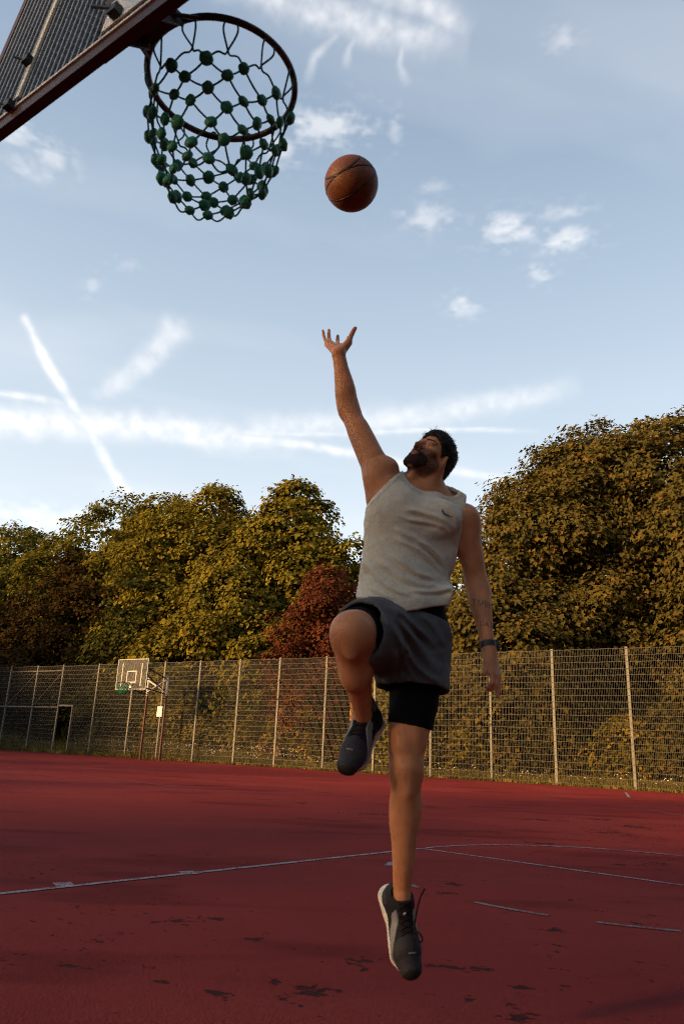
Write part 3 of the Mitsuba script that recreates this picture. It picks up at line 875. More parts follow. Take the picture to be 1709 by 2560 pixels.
# lifted (right) leg
body.chain([(HR, .090), (HR * .5 + KR * .5, .084), (KR + V(.012, .06, .01), .072), (KR, .060)], .03)
body.ell(KR + V(.026, .06, .022), (.05, .06, .045), k=.02).ell(KR + V(-.022, .075, .0), (.045, .06, .05), k=.03)
body.ell(KR + V(-.004, -.034, .0), (.031, .024, .032), k=.014)
body.ell(KR + V(-.002, -.028, -.058), (.018, .015, .03), k=.025)
body.chain([(KR, .057), (KR * .8 + AR * .2, .052), (KR * .5 + AR * .5, .046), (KR * .3 + AR * .7, .038), (KR * .15 + AR * .85, .032), (AR, .032)], .05)
body.ell(KR * .72 + AR * .28 + V(.014, .022, 0), (.037, .045, .09), k=.04).ell(KR * .72 + AR * .28 + V(-.014, .022, 0), (.036, .044, .095), k=.04)
body.ell(AR + V(.030, .0, .01), (.012, .014, .016), k=.015).ell(AR + V(-.028, .0, .01), (.012, .014, .016), k=.015)
# right hand: bent back at the wrist, fingers spread upwards
RH = dict(little=[(-.072, 2.870, 2.612), (-.094, 2.918, 2.655), (-.107, 2.938, 2.690), (-.1135, 2.945, 2.714), (-.118, 2.948, 2.738)],
          ring=[(-.060, 2.874, 2.614), (-.079, 2.926, 2.662), (-.089, 2.952, 2.702), (-.0915, 2.960, 2.728), (-.0925, 2.964, 2.752)],
          middle=[(-.044, 2.876, 2.612), (-.051, 2.930, 2.658), (-.0515, 2.966, 2.692), (-.052, 2.980, 2.716), (-.0525, 2.988, 2.738)],
          index=[(-.028, 2.874, 2.608), (-.024, 2.928, 2.656), (-.013, 2.966, 2.688), (-.0085, 2.982, 2.712), (-.006, 2.992, 2.736)],
          thumb=[(-.024, 2.842, 2.590), (-.004, 2.846, 2.626), (.006, 2.852, 2.662), (.0155, 2.856, 2.690), (.022, 2.858, 2.703)])


def hand(fld, fingers, wrist, palm, rad):
    for nm, js in fingers.items():
        rr = rad[nm]
        pts = [(V(*j), r) for j, r in zip(js, (rr * 1.25, rr * 1.1, rr, rr * .93, rr * .8))]
        fld.chain(pts, .006)
    for a, b, ra, rb in palm:
        fld.cone(a, b, ra, rb, .014)


RAD = dict(little=.0076, ring=.0086, middle=.0092, index=.0088, thumb=.0108)
hand(body, RH, WR, [(WR, V(*RH['little'][1]), .019, .0115), (WR, V(*RH['ring'][1]), .019, .012), (WR, V(*RH['middle'][1]), .019, .012),
                    (WR, V(*RH['index'][1]), .019, .012), (WR + V(.008, 0, .008), V(*RH['thumb'][1]), .018, .0145)], RAD)
# left hand: hanging, the last finger stretched, the others curled
LH = dict(index=[(.553, 2.752, 1.306), (.556, 2.735, 1.270), (.552, 2.722, 1.236), (.543, 2.732, 1.222), (.541, 2.748, 1.230)],
          middle=[(.561, 2.762, 1.304), (.567, 2.750, 1.266), (.566, 2.735, 1.230), (.552, 2.738, 1.214), (.542, 2.748, 1.216)],
          ring=[(.569, 2.772, 1.304), (.577, 2.766, 1.268), (.581, 2.758, 1.236), (.580, 2.756, 1.212), (.577, 2.756, 1.192)],
          little=[(.575, 2.780, 1.306), (.586, 2.782, 1.272), (.590, 2.780, 1.244), (.590, 2.778, 1.222), (.589, 2.777, 1.204)],
          thumb=[(.548, 2.760, 1.330), (.541, 2.748, 1.306), (.534, 2.740, 1.286), (.530, 2.736, 1.274), (.528, 2.735, 1.266)])
hand(body, LH, WL, [(WL, V(*LH[k][1]), .020, .0105) for k in ('index', 'middle', 'ring', 'little')] + [(WL, V(*LH['thumb'][1]), .018, .012)], RAD)

person = thing('person', 'man in grey sleeveless top leaping with right arm stretched up and right knee raised', 'person')
bm = nets(body, *body.bounds(), .0042)
scene[person] = mikit.ply(bm, 'm_skin', smooth=True)

# ---- hair, beard, brows, lips, eyes
ZT = [-.13, -.10, -.06, -.035, -.022, -.005, .03, .055, .070, .085, .16]
YT = [-.062, -.055, -.040, -.032, .012, .020, .040, .062, .078, .088, .26]


def rnd(p, s, seed, o=2):
    return meshkit.fbm(p * s, o, seed).astype(np.float32) - .5


def hair(p):
    q = loc(p)
    lim = q[:, 1] - np.interp(q[:, 2], ZT, YT).astype(np.float32) - .010 * rnd(q, 90, 5)
    n = rnd(q * np.array([1, 1, .35]), 110, 3)
    thick = .008 + .014 * np.clip((q[:, 2] - .03) / .09, 0, 1) * np.clip(.4 + q[:, 1] / .1, .3, 1.2) + .010 * n
    sk = smin(ell(q, (0, -.014, .036), (.074, .095, .088)), ell(q, (0, -.045, -.035), (.060, .055, .065)), .03)
    d = smax(sk - thick, lim, .008)
    d = smax(d, -(ell(q, (.084, -.006, -.018), (.028, .026, .040))), .004)
    d = smax(d, -(ell(q, (-.084, -.006, -.018), (.028, .026, .040))), .004)
    return smax(d, -.108 - q[:, 2], .01)


lo, hi = HC - .17, HC + .17
hm = nets(hair, lo, hi, .003)
hair_key = add('hair', hm, 'm_hair', person, smooth=True, label='short thick black hair')
rng = np.random.default_rng(11)
ql = loc(hm.vertices)
fi = rng.choice(np.nonzero(ql[:, 2] > -.09)[0], 2600)
vs, fs = [], []
for i in fi:
    b, nrm = hm.vertices[i], hm.vertex_normals[i]
    g = unit(nrm + 1.6 * HM @ V(rng.normal(0, .5), -.5 + rng.normal(0, .5), -.5 + rng.normal(0, .45)))
    L = rng.uniform(.005, .013) * (1.9 if ql[i, 2] > .06 and ql[i, 1] > .0 else 1.2 if ql[i, 2] > .07 else .6)
    w = unit(np.cross(g, rng.normal(size=3))) * .0008
    k = len(vs)
    vs += [b - w - nrm * .003, b + w - nrm * .003, b + g * L * .6 + w * .7, b + g * L * .6 - w * .7, b + g * L + HM @ V(0, .003, -.002)]
    fs += [[k, k + 1, k + 2], [k, k + 2, k + 3], [k + 3, k + 2, k + 4]]
add('tuft', raw(vs, fs), 'm_hair', hair_key)


def beard(p):
    q = loc(p)
    base = head(q)
    ax, y, z = np.abs(q[:, 0]), q[:, 1], q[:, 2]
    top = np.interp(y, [-.01, .012, .03, .055, .075, .09, .12], [.0, -.012, -.048, -.062, -.054, -.047, -.047]).astype(np.float32)
    thick = np.interp(y, [-.01, .03, .06, .08], [.0005, .0012, .0025, .0050]).astype(np.float32) + .004 * rnd(q, 150, 8)
    d = smax(base - thick, z - top - .008 * rnd(q, 120, 2), .006)
    d = smax(d, -(y - .050 - .35 * np.clip(-.095 - z, 0, .1) + .02 * rnd(q, 130, 9)), .008)
    d = smax(d, -(z + .124), .01)
    d = smax(d, -ell(q, (0, .105, -.0665), (.0245, .03, .0105)), .004)
    return smax(d, -(base + .006), .003)


add('beard', nets(beard, lo, hi, .0024), 'm_beard', person, smooth=True, label='dark full beard trimmed short')


def brows(p):
    q0 = loc(p)
    q = q0.copy()
    q[:, 0] = np.abs(q[:, 0])
    arc = smin(cone(q, (.014, .092, .026), (.034, .086, .031), .006, .006), cone(q, (.034, .086, .031), (.052, .070, .025), .006, .003), .004)
    return smax(arc, head(q0) - .0018 - .003 * rnd(q, 300, 4), .002)


bro = nets(brows, lo, hi, .0018)
for s in (-1, 1):
    add('eyebrow', pick(bro, loc(bro.vertices)[:, 0] * s > 0), 'm_hair', person, smooth=True)


def lips(p):
    q = loc(p)
    up = ell(q, (0, .098, -.0605), (.022, .0085, .0045))
    dn = ell(q, (0, .0965, -.0725), (.018, .0085, .0062))
    return smax(smin(up, dn, .002), -ell(q, (0, .106, -.0662), (.024, .010, .0010)), .001)


add('lips', nets(lips, lo, hi, .0016), 'm_lip', person, smooth=True)
for s in (-1, 1):
    ek = add('eye', raw(trimesh.creation.icosphere(3, .0104).vertices + hd(.032 * s, .0772, .0050), trimesh.creation.icosphere(3).faces), 'm_eye', person, smooth=True)
    ib = trimesh.creation.icosphere(3, .0056)
    ib.vertices = ib.vertices * V(1, .45, 1) @ HM.T + hd(.031 * s, .0860, .0075)
    add('iris', ib, 'm_iris', ek, smooth=True)

# ---- sleeveless top
FOLDS = [[(.188, 1.826), (.25, 1.804), (.317, 1.80), (.383, 1.786), (.421, 1.753)], [(.175, 1.776), (.242, 1.75), (.317, 1.719), (.369, 1.688), (.397, 1.656)],
         [(.195, 1.733), (.271, 1.703), (.327, 1.672), (.378, 1.631)], [(.294, 1.733), (.346, 1.697), (.392, 1.646)],
         [(.122, 1.667), (.16, 1.631), (.226, 1.586), (.30, 1.566), (.392, 1.575)], [(.182, 1.68), (.234, 1.634), (.295, 1.604), (.369, 1.597)],
         [(.099, 1.647), (.133, 1.592), (.19, 1.543), (.255, 1.522)], [(.364, 1.889), (.407, 1.851), (.435, 1.798)], [(.221, 1.848), (.293, 1.836), (.364, 1.815), (.425, 1.788)],
         [(.25, 1.54), (.33, 1.545), (.41, 1.565)], [(.10, 1.56), (.15, 1.525), (.21, 1.50)]]
SFOLDS = [[(.098, 1.468), (.144, 1.412), (.199, 1.335), (.253, 1.251), (.297, 1.214)], [(.16, 1.462), (.215, 1.397), (.278, 1.338), (.331, 1.28), (.358, 1.242)],
          [(.179, 1.449), (.251, 1.408), (.313, 1.379), (.357, 1.342)], [(.225, 1.336), (.261, 1.277), (.314, 1.24), (.358, 1.217)],
          [(.199, 1.309), (.201, 1.248), (.193, 1.197)], [(.235, 1.302), (.244, 1.242), (.254, 1.20)], [(.30, 1.46), (.345, 1.41), (.38, 1.35)]]


def ridges(p, lines, w, amp):
    """Height of soft creases that run along the lines (x, z) on the front of the cloth: a raised crest with a furrow below it, fading out at both ends."""
    x, z = p[:, 0], p[:, 2]
    out = np.zeros(len(p), np.float32)
    for i, l in enumerate(lines):
        l = spline(l, 3).astype(np.float32)
        n = len(l) - 1
        ww = w * (.7 + .6 * ((i * 37) % 10) / 10)
        on = np.nonzero((x > l[:, 0].min() - 3 * ww) & (x < l[:, 0].max() + 3 * ww) & (z > l[:, 1].min() - 4 * ww) & (z < l[:, 1].max() + 3 * ww) & (p[:, 1] < 2.83))[0]
        if not len(on):
            continue
        X, Z = x[on], z[on]
        best = np.full(len(on), 9, np.float32)
        sd, along = np.zeros(len(on), np.float32), np.zeros(len(on), np.float32)
        for j, (a, b) in enumerate(zip(l[:-1], l[1:])):
            ba = b - a
            t = np.clip(((X - a[0]) * ba[0] + (Z - a[1]) * ba[1]) / (ba @ ba), 0, 1)
            dx, dz = X - a[0] - t * ba[0], Z - a[1] - t * ba[1]
            dd = np.hypot(dx, dz)
            c = dd < best
            best, sd, along = np.where(c, dd, best), np.where(c, np.where(ba[0] * dz - ba[1] * dx > 0, dd, -dd), sd), np.where(c, (j + t) / n, along)
        f = np.exp(-(sd / ww) ** 2) - .6 * np.exp(-((sd + ww * 1.5) / (ww * .8)) ** 2)
        win = np.clip(along / .3, 0, 1) * np.clip((1 - along) / .3, 0, 1)
        out[on] += amp * f * win * (2 - win) * (.7 + .6 * ((i * 53) % 10) / 10)
    return out


shirt_core = Field()
shirt_core.items += torso.items
shirt_core.cone((.225, 2.775, 1.60), (.22, 2.765, 1.50), .128, .146, .05, (FY, .76)).cone((.33, 2.79, 1.56), (.352, 2.79, 1.505), .05, .072, .05)
shirt_core.cone((.36, 2.83, 1.955), (.455, 2.82, 1.915), .045, .040, .04)
shirt_core.ell((.415, 2.78, 1.545), (.048, .07, .030), k=.05)
shirt_core.cone((.205, 2.765, 1.66), (.20, 2.755, 1.80), .095, .09, .06, (FY, .8))


def plane(p, c, n):
    return (p - np.asarray(c, np.float32)) @ np.asarray(unit(n), np.float32)


NECKHOLE = Field().cone((.310, 2.80, 2.04), (.315, 2.66, 2.005), .082, .075, .02).cone((.345, 2.82, 2.03), (.405, 2.78, 1.985), .075, .052, .03).cone((.355, 2.70, 1.985), (.405, 2.72, 1.978), .056, .046, .03)
AR_C, AR_N = V(.158, 2.74, 1.953), (-.74, -.10, .67)
AL_C, AL_N = V(.476, 2.78, 1.935), (1, -.02, -.16)


def shirt_solid(p):
    d = shirt_core(p) - .009
    front = np.clip((2.80 - p[:, 1]) / .03, 0, 1)
    d = d - front * ridges(p, FOLDS, .0105, .0085) - (.010 * rnd(p * np.array([1, 1, 1.6], np.float32), 14, 1) + .0045 * rnd(p, 38, 2)) * np.clip((1.95 - p[:, 2]) / .2, .2, 1)
    return d


def shirt_cut(p, grow=0.0):
    hem = np.interp(p[:, 0], [.05, .12, .19, .27, .34, .40, .45], [1.534, 1.492, 1.456, 1.470, 1.492, 1.505, 1.535]).astype(np.float32) + .06 * np.clip(p[:, 1] - 2.72, 0, 1)
    cut = np.maximum(plane(p, AR_C, AR_N), plane(p, AL_C, AL_N))
    cut = np.maximum(cut, -NECKHOLE(p))
    return np.maximum(cut, hem - p[:, 2]) + grow


def shirt(p):
    d, c = shirt_solid(p), shirt_cut(p)
    thick = .012 + .016 * np.clip((-.012 - c) / .03, 0, 1)
    return smax(np.maximum(d, -(d + thick)), c, .003)


slo, shi = V(-.02, 2.58, 1.42), V(.56, 3.0, 2.12)
sm = nets(shirt, slo, shi, .0045, 1, 3)
shirt_key = add('sleeveless_top', sm, 'm_shirt', person, smooth=True, label='heather grey sleeveless top with creased front')


# ribbed bindings round the neck and the armholes
sc = shirt_cut(sm.vertices.astype(np.float32))
bind = pick(sm, (sc > -.017) & (sm.vertices[:, 2] > 1.62 + .3 * np.clip(.2 - sm.vertices[:, 0], 0, .2)))
bind.vertices = bind.vertices + .0016 * pick(raw(sm.vertices + 0, sm.faces), (sc > -.017) & (sm.vertices[:, 2] > 1.62 + .3 * np.clip(.2 - sm.vertices[:, 0], 0, .2))).vertex_normals
add('binding', bind, 'm_shirt', shirt_key, smooth=True)
hemz = np.interp(sm.vertices[:, 0], [.05, .12, .19, .27, .34, .40, .45], [1.534, 1.492, 1.456, 1.470, 1.492, 1.505, 1.535]) + .06 * np.clip(sm.vertices[:, 1] - 2.72, 0, 1)
hb = sm.vertices[:, 2] < hemz + .022
hem_ = pick(sm, hb)
hem_.vertices = hem_.vertices + .0013 * hem_.vertex_normals
add('hem', hem_, 'm_shirt', shirt_key, smooth=True)
# the small curved tick on the chest
sw = np.array([(0, .022), (.004, .008), (.010, .001), (.020, -.002), (.034, -.001), (.058, .005), (.064, .0075), (.040, .0035), (.022, .003), (.013, .0065), (.007, .013)])
tick = trimesh.creation.extrude_polygon(__import__('shapely').Polygon(spline(sw, 4, True)), .002, engine='earcut')
tick = tick.subdivide_to_size(.006)
tv = np.array(tick.vertices)
ang = math.radians(-20)
tx = .363 + (tv[:, 0] * math.cos(ang) - tv[:, 1] * math.sin(ang)) * .80
tz = 1.851 + (tv[:, 0] * math.sin(ang) + tv[:, 1] * math.cos(ang)) * .80 - .012


def land(fn, pts, d, steps=60):
    p, d = np.array(pts, np.float32), np.asarray(unit(d), np.float32)
    for _ in range(steps):
        p = p + d * (fn(p) * .7)[:, None]
    return p


on = land(shirt_solid, np.stack([tx, 0 * tx + 2.60, tz], 1), (0, 1, 0))
tick.vertices = on + np.outer(tv[:, 2] * 1.5 + .0032, (0, -1, 0))
add('logo', tick, 'm_logo', shirt_key, label='small dark curved tick mark')

# ---- shorts over tight black under-shorts
thighR = unit(KR - HR)
short_core = Field()
short_core.ell(P0 + V(.0, .0, -.02), (.130, .114, .10), k=.05).cone(P0 + V(0, 0, .03), P0 + V(.0, 0, -.05), .124, .130, .05, (FY, .74))
short_core.chain([(HL, .099), (HL * .55 + KL * .45 + V(.0, -.02, .0), .112)], .05)
short_core.chain([(HR, .112), (HR + thighR * .17, .116), (HR + thighR * .27 + V(.015, 0, -.005), .118)], .05)
short_core.cone(HR + thighR * .16 + V(.06, 0, -.04), (.255, 2.72, 1.21), .075, .085, .07)
short_core.cone((.345, 2.79, 1.37), (.325, 2.77, 1.22), .052, .062, .05)
SH_R, SH_RN = HR + thighR * .315 + V(-.02, 0, .02), unit(thighR + V(-.25, .10, .16))


def shorts_solid(p):
    d = short_core(p) - .004
    front = np.clip((2.82 - p[:, 1]) / .04, 0, 1)
    return d - front * ridges(p, SFOLDS, .017, .013) - .009 * rnd(p, 14, 6) - .004 * rnd(p, 40, 7)


def shorts(p):
    d = shorts_solid(p)
    hem = np.where(p[:, 0] > .12, 1.203 + .03 * rnd(p, 12, 3) - .1 * np.clip(p[:, 1] - 2.70, -1, .2), 0.9).astype(np.float32)
    waist = 1.478 + .25 * np.clip(.28 - p[:, 0], -.2, .1) + .0 * p[:, 1]
    cut = np.maximum(plane(p, SH_R, SH_RN), hem - p[:, 2])
    cut = np.maximum(cut, p[:, 2] - waist)
    thick = .012 + .02 * np.clip((-.012 - cut) / .03, 0, 1)
    return smax(np.maximum(d, -(d + thick)), cut, .004)


plo, phi = V(-.06, 2.38, 1.0), V(.48, 3.02, 1.58)
shorts_key = add('shorts', nets(shorts, plo, phi, .0045, 1, 3), 'm_shorts', person, smooth=True, label='loose dark grey sports shorts')
under = Field()
under.ell(P0 + V(0, .01, -.02), (.153, .113, .103), k=.04).cone(P0 + V(0, 0, .06), P0, .141, .15, .04, (FY, .70))
under.chain([(HL, .092), (HL * .5 + KL * .5, .084), (KL + V(0, .01, .06), .066)], .03)
under.chain([(HR, .094), (HR * .5 + KR * .5, .088), (KR + V(.012, .06, .01), .076)], .03)
under.ell(KR + V(.026, .06, .022), (.054, .064, .049), k=.03).ell(KR + V(-.022, .075, .0), (.049, .064, .054), k=.03)


def under_fn(p):
    d = under(p) - .003 - .002 * rnd(p, 50, 4)
    hem = np.where((p[:, 0] > .15) & (p[:, 1] > 2.56), 1.090 - .16 * np.clip(p[:, 0] - .19, -.1, .2), .9).astype(np.float32)
    cut = np.maximum(hem - p[:, 2], plane(p, SH_R + thighR * .030 + V(-.0, 0, 0), unit(thighR + V(-.05, .05, .1))))
    return smax(np.maximum(d, cut), p[:, 2] - 1.515, .003)


add('under_shorts', nets(under_fn, plo, phi, .005), 'm_leggings', person, smooth=True, label='tight black under shorts showing below the grey hem')

# ---- wrist watch on the left wrist
wa = unit(WL - EL)
wx = unit(np.cross(wa, (0, 1, 0)))
wy = np.cross(wa, wx)
wc = WL - wa * .012
ring = [wc + (wx * math.cos(t) * .0285 + wy * math.sin(t) * .0285) for t in np.linspace(0, 2 * np.pi, 28, endpoint=False)]
rv, rf = [], []
for i, q in enumerate(ring):
    o = unit(q - wc)
    for dx, dz in ((-.002, -.011), (.0025, -.011), (.0025, .011), (-.002, .011)):
        rv.append(q + o * dx + wa * dz)
for i in range(28):
    j = (i + 1) % 28
    for k in range(4):
        k2 = (k + 1) % 4
        rf += [[i * 4 + k, j * 4 + k, j * 4 + k2], [i * 4 + k, j * 4 + k2, i * 4 + k2]]
watch = add('wrist_watch', raw(rv, rf), 'm_black', person, smooth=30, label='black sports watch on the left wrist')
wo = unit(V(1, .25, 0) - wa * np.dot(wa, V(1, .25, 0)))
wm = box(wc + wo * .033, (.010, .032, .036), np.stack([wo, np.cross(wa, wo), wa]))
add('watch_case', wm, 'm_black', watch)
matte('m_glass', (.03, .035, .04), .08, .6)
add('watch_glass', box(wc + wo * .0385, (.002, .026, .029), np.stack([wo, np.cross(wa, wo), wa])), 'm_glass', watch)

# ---- tattooed lettering on the left forearm
for txt, hgt, a, xo, tilt in (('TMEH', .022, .36, .0, -8), ('DA I', .018, .66, .002, -6)):
    tm = meshkit.text_mesh(txt, hgt, .001).subdivide_to_size(.004)
    v = np.array(tm.vertices)
    v[:, 0] -= (v[:, 0].min() + v[:, 0].max()) / 2
    t_ = math.radians(tilt)
    c_ = EL * (1 - a) + WL * a
    x_ = v[:, 0] * math.cos(t_) - v[:, 1] * math.sin(t_)
    z_ = v[:, 0] * math.sin(t_) + v[:, 1] * math.cos(t_)
    st = np.stack([c_[0] + xo + x_ * .95, 0 * x_ + c_[1] - .09, c_[2] + z_ - hgt / 2], 1)
    tm.vertices = land(lambda p: body(p) - .0008, st, (0, 1, 0))
    add('tattoo', tm, 'm_ink', person, label=f'tattooed letters across the left forearm')

# ------------------------------------------------------------------ running shoes
def rub(a, b, s=120):
    return proc(lambda p, n, uv: mix(a, b, fbm(p.x * s, p.y * s, p.z * s, 3)))


matte('m_mesh', rub((.008, .008, .010), (.020, .019, .023), 300), .75, .12)
matte('m_toecap', rub((.018, .016, .021), (.038, .034, .042), 200), .65, .15)
matte('m_midsole', rub((.42, .38, .33), (.62, .57, .5), 40), .5, .4)
matte('m_outsole', (.012, .012, .013), .6, .3)
matte('m_stripe', rub((.13, .122, .13), (.20, .188, .195), 60), .5, .4)
matte('m_lace', (.012, .006, .008), .7, .15)


def shoe(A, fwd, up, side, mid, label, loose):
    """Built heel to toe along y with the ankle above the origin; side = +1 puts the outer side at +x."""
    f = unit(fwd)
    r = unit(np.cross(f, up))
    M = np.stack([r, f, np.cross(r, f)], 1)
    O = A - M @ V(0, 0, .080)

    def w(m):
        m.vertices = np.asarray(m.vertices) * V(1.04, .93, .95) @ M.T + O
        return m

    k = add('shoe', raw(np.zeros((3, 3)), [[0, 1, 2]]), 'm_mesh', person)
    up_ = Field()
    up_.chain([((0, -.062, .052), .036), ((0, -.01, .050), .037), ((.002 * side, .06, .040), .043), ((.004 * side, .122, .028), .047), ((0, .168, .020), .035)], .03)
    up_.cone((0, -.058, .05), (0, -.050, .105), .034, .033, .03).cone((0, -.03, .07), (0, -.018, .098), .036, .037, .03)
    up_.cone((0, -.012, .085), (0, .105, .052), .034, .026, .03)
    up_.cone((0, .016, .088), (0, -.004, .122), .024, .018, .02)
    up_.cone((0, -.074, .075), (0, -.082, .125), .020, .010, .02)
    hole = Field().cone((0, -.030, .098), (0, -.034, .16), .030, .036, .01)

    def solid(p):
        return np.maximum(up_(p), -(p[:, 2] - .004))

    upper = nets(lambda p: smax(solid(p), -hole(p), .006), *up_.bounds(), .003)
    toe = upper.vertices[:, 1] > .085
    scene[k] = mikit.ply(w(raw(upper.vertices, upper.faces)), 'm_mesh', smooth=True)
    labels[k] = {'label': label}
    so = Field()
    so.chain([((0, -.080, .012), .037), ((-.002 * side, -.02, .010), .034), ((.003 * side, .07, .006), .0425), ((.005 * side, .122, .007), .0465), ((0, .170, .018), .034)], .03, ((0, 0, 1), .55))
    so.cone((0, -.085, .022), (0, -.03, .016), .036, .034, .03, ((0, 0, 1), .55))
    add('midsole', w(nets(lambda p: np.maximum(so(p), -(p[:, 2] + .006 - .9 * np.clip(p[:, 1] - .12, 0, 1) ** 1.5)), *so.bounds(), .003)), mid, k, smooth=True)
    add('outsole', w(nets(lambda p: np.maximum(so(p + np.array([0, 0, .005], np.float32)) + .002, p[:, 2] + .003 - 1.1 * np.clip(p[:, 1] - .10, 0, 1) ** 1.5), *so.bounds(), .003)), 'm_outsole', k, smooth=True)

    def skin_of(mask, off, h=.0026):
        def fn(p):
            d = solid(p) - off
            return np.maximum(np.maximum(d, -(d + .005)), mask(p))
        return nets(fn, *up_.bounds(), h)

    # toe cap, sweeping side stripe, heel counter
    add('toe_cap', w(skin_of(lambda p: np.maximum(.088 + .25 * np.abs(p[:, 0]) - p[:, 1], .012 - p[:, 2]), .0014)), 'm_toecap', k, smooth=True)
    add('toe_guard', w(skin_of(lambda p: np.maximum(.178 + .3 * np.abs(p[:, 0]) - p[:, 1], p[:, 2] - .05), .0022)), 'm_outsole', k, smooth=True)
    for s in (-1, 1):
        def stripe(p, s=s):
            t = (p[:, 1] - .155) / -.14                     # 0 at the tip near the toe, 1 towards the heel
            c = .012 + .085 * np.clip(t, 0, 1.2) ** 1.3
            half = .003 + .014 * np.clip(np.sin(np.clip(t, 0, 1) * 2.6), 0, 1)
            return np.maximum(np.maximum(np.abs(p[:, 2] - c - .006) - half, np.abs(t - .5) - .5), .012 - s * p[:, 0])
        add('side_stripe', w(skin_of(stripe, .0024)), 'm_stripe', k, smooth=True)
    add('heel_counter', w(skin_of(lambda p: np.maximum(p[:, 1] + .045 - .4 * (p[:, 2] - .02), p[:, 2] - .085), .0016)), 'm_toecap', k, smooth=True)
    # laces across the tongue, pull tab, small toe mark
    sl = lambda p: solid(p)
    for i, y in enumerate(np.linspace(.012, .085, 5)):
        for s in (-1, 1):
            xs = np.linspace(-.022, .022, 9)
            pts = np.stack([xs, y + s * .007 * xs / .022, 0 * xs + .16], 1)
            q = land(sl, pts, (0, 0, -1))
            add('lace', w(tube(q + V(0, 0, .0015), .0026, 6)), 'm_lace', k, smooth=True)
    q = land(sl, np.array([(.011, .142, .12), (-.011, .142, .12), (-.011, .148, .12), (.011, .148, .12)]), (0, 0, -1))
    add('toe_mark', w(tube(np.array([(q[0] + q[3]) / 2, (q[0] + q[1] + q[2] + q[3]) / 4 + V(0, 0, .0012), (q[1] + q[2]) / 2]) + V(0, 0, .002), .0028, 6)), 'm_stripe', k)
    add('tongue_tab', w(box((.007 * side, .036, .112), (.006, .004, .024))), 'm_midsole', k)
    if loose is not None:
        for pts in loose:
            add('loose_lace', tube(spline(pts, 8), .0030, 6), 'm_lace', k, smooth=True)
    return k


shoe(AL, (.055, -.145, -.19), (.16, -.78, .55), 1, 'm_midsole', 'dark running shoe with white midsole on the lower foot',
     [[(.285, 2.700, .452), (.292, 2.692, .50), (.303, 2.690, .545), (.318, 2.690, .575)], [(.286, 2.700, .450), (.300, 2.692, .447), (.312, 2.69, .432), (.305, 2.69, .420), (.292, 2.695, .435), (.285, 2.700, .446)]])
shoe(AR, (-.095, -.185, -.16), (-.16, -.66, .62), -1, 'm_midsole', 'dark running shoe with pale grey side stripe on the raised foot', None)

# ------------------------------------------------------------------ basketball hoops
matte('m_brown', proc(lambda p, n, uv: mix((.030, .008, .007), (.050, .014, .012), fbm(p.x * 20, p.y * 20, p.z * 20, 3))), .5, .4)
matte('m_rim', proc(lambda p, n, uv: mix((.035, .014, .012), (.11, .075, .06), smoothstep(.45, .7, fbm(p.x * 25, p.y * 25, p.z * 25, 3)))), .4, .5, metallic=.4)
matte('m_zinc', proc(lambda p, n, uv: mix((.15, .175, .20), (.25, .275, .30), fbm(p.x * 30, p.y * 30, p.z * 30, 3))), .5, .4, metallic=.3)
matte('m_edge', (.62, .58, .48), .5, .4)
matte('m_plate', (.75, .73, .70), .6, .3)
matte('m_cord', (.008, .105, .11), .6, .3)
matte('m_bead', proc(lambda p, n, uv: mix((.012, .14, .075), (.040, .29, .150), fbm(p.x * 60, p.y * 60, p.z * 60, 3))), .5, .4)


def hoop_frame(C, az):
    n = V(math.sin(az), math.cos(az), 0)
    l = V(math.cos(az), -math.sin(az), 0)
    return C, n, l, np.stack([l, n, UP])


def net_nodes(C, top_r, drop, rows, per, seed, wob):
    rg = np.random.default_rng(seed)
    P = []
    for r in range(rows):
        t = r / (rows - 1)
        rad = top_r * (.93 - .16 * t - .24 * t ** 3)
        z = -drop * (.36 + .64 * t)
        P.append([C + V(rad * math.cos(a), rad * math.sin(a), z) + rg.normal(0, wob, 3) for a in (np.arange(per) + .5 * (r % 2)) * 2 * np.pi / per + .12 * t])
    return P


def rim_parts(k, C, n, l, A, detailed):
    t = np.linspace(0, 2 * np.pi, 64 if detailed else 28, endpoint=False)
    rim = add('rim', tube(C + .2335 * (np.cos(t)[:, None] * l + np.sin(t)[:, None] * n), .0105, 10 if detailed else 6, True), 'm_rim', k, smooth=True)
    b0 = C - n * .38
    add('bracket', cat([box(C - n * .312 - UP * .012, (.16, .15, .012), A), box(b0 - UP * .07, (.17, .012, .16), A), bar(C - n * .24 + l * .072 - UP * .022, b0 + l * .072 - UP * .12, .008, .03, n), bar(C - n * .24 - l * .072 - UP * .022, b0 - l * .072 - UP * .12, .008, .03, n)]), 'm_brown', k)
    for s in (-1, 1):
        add('stay', tube([C + l * s * .117 - n * .202 - UP * .006, C + l * s * .006 - n * .40 - UP * .09], .0065, 8), 'm_brown', k, smooth=True)
    return rim


# ---- the near hoop, seen from behind and below
CN, NN, LN, AN = hoop_frame(V(-.444, 1.927, 3.015), math.radians(36.5))
hk = thing('basketball_hoop', 'near basketball hoop at top left, green knotted net, board seen from behind', 'basketball hoop')
rim_parts(hk, CN, NN, LN, AN, True)
BW, BH = 1.56, 1.05
BC = CN - NN * .400 - UP * .203                         # middle of the bottom rail, back side
UB = unit(UP + .13 * NN)                                # the board leans a little forward
NB_ = np.cross(LN, UB) if np.dot(np.cross(LN, UB), NN) > 0 else np.cross(UB, LN)
AB = np.stack([LN, NB_, UB])


def bp(x, n, z):
    return BC + LN * x + NB_ * n + UB * z


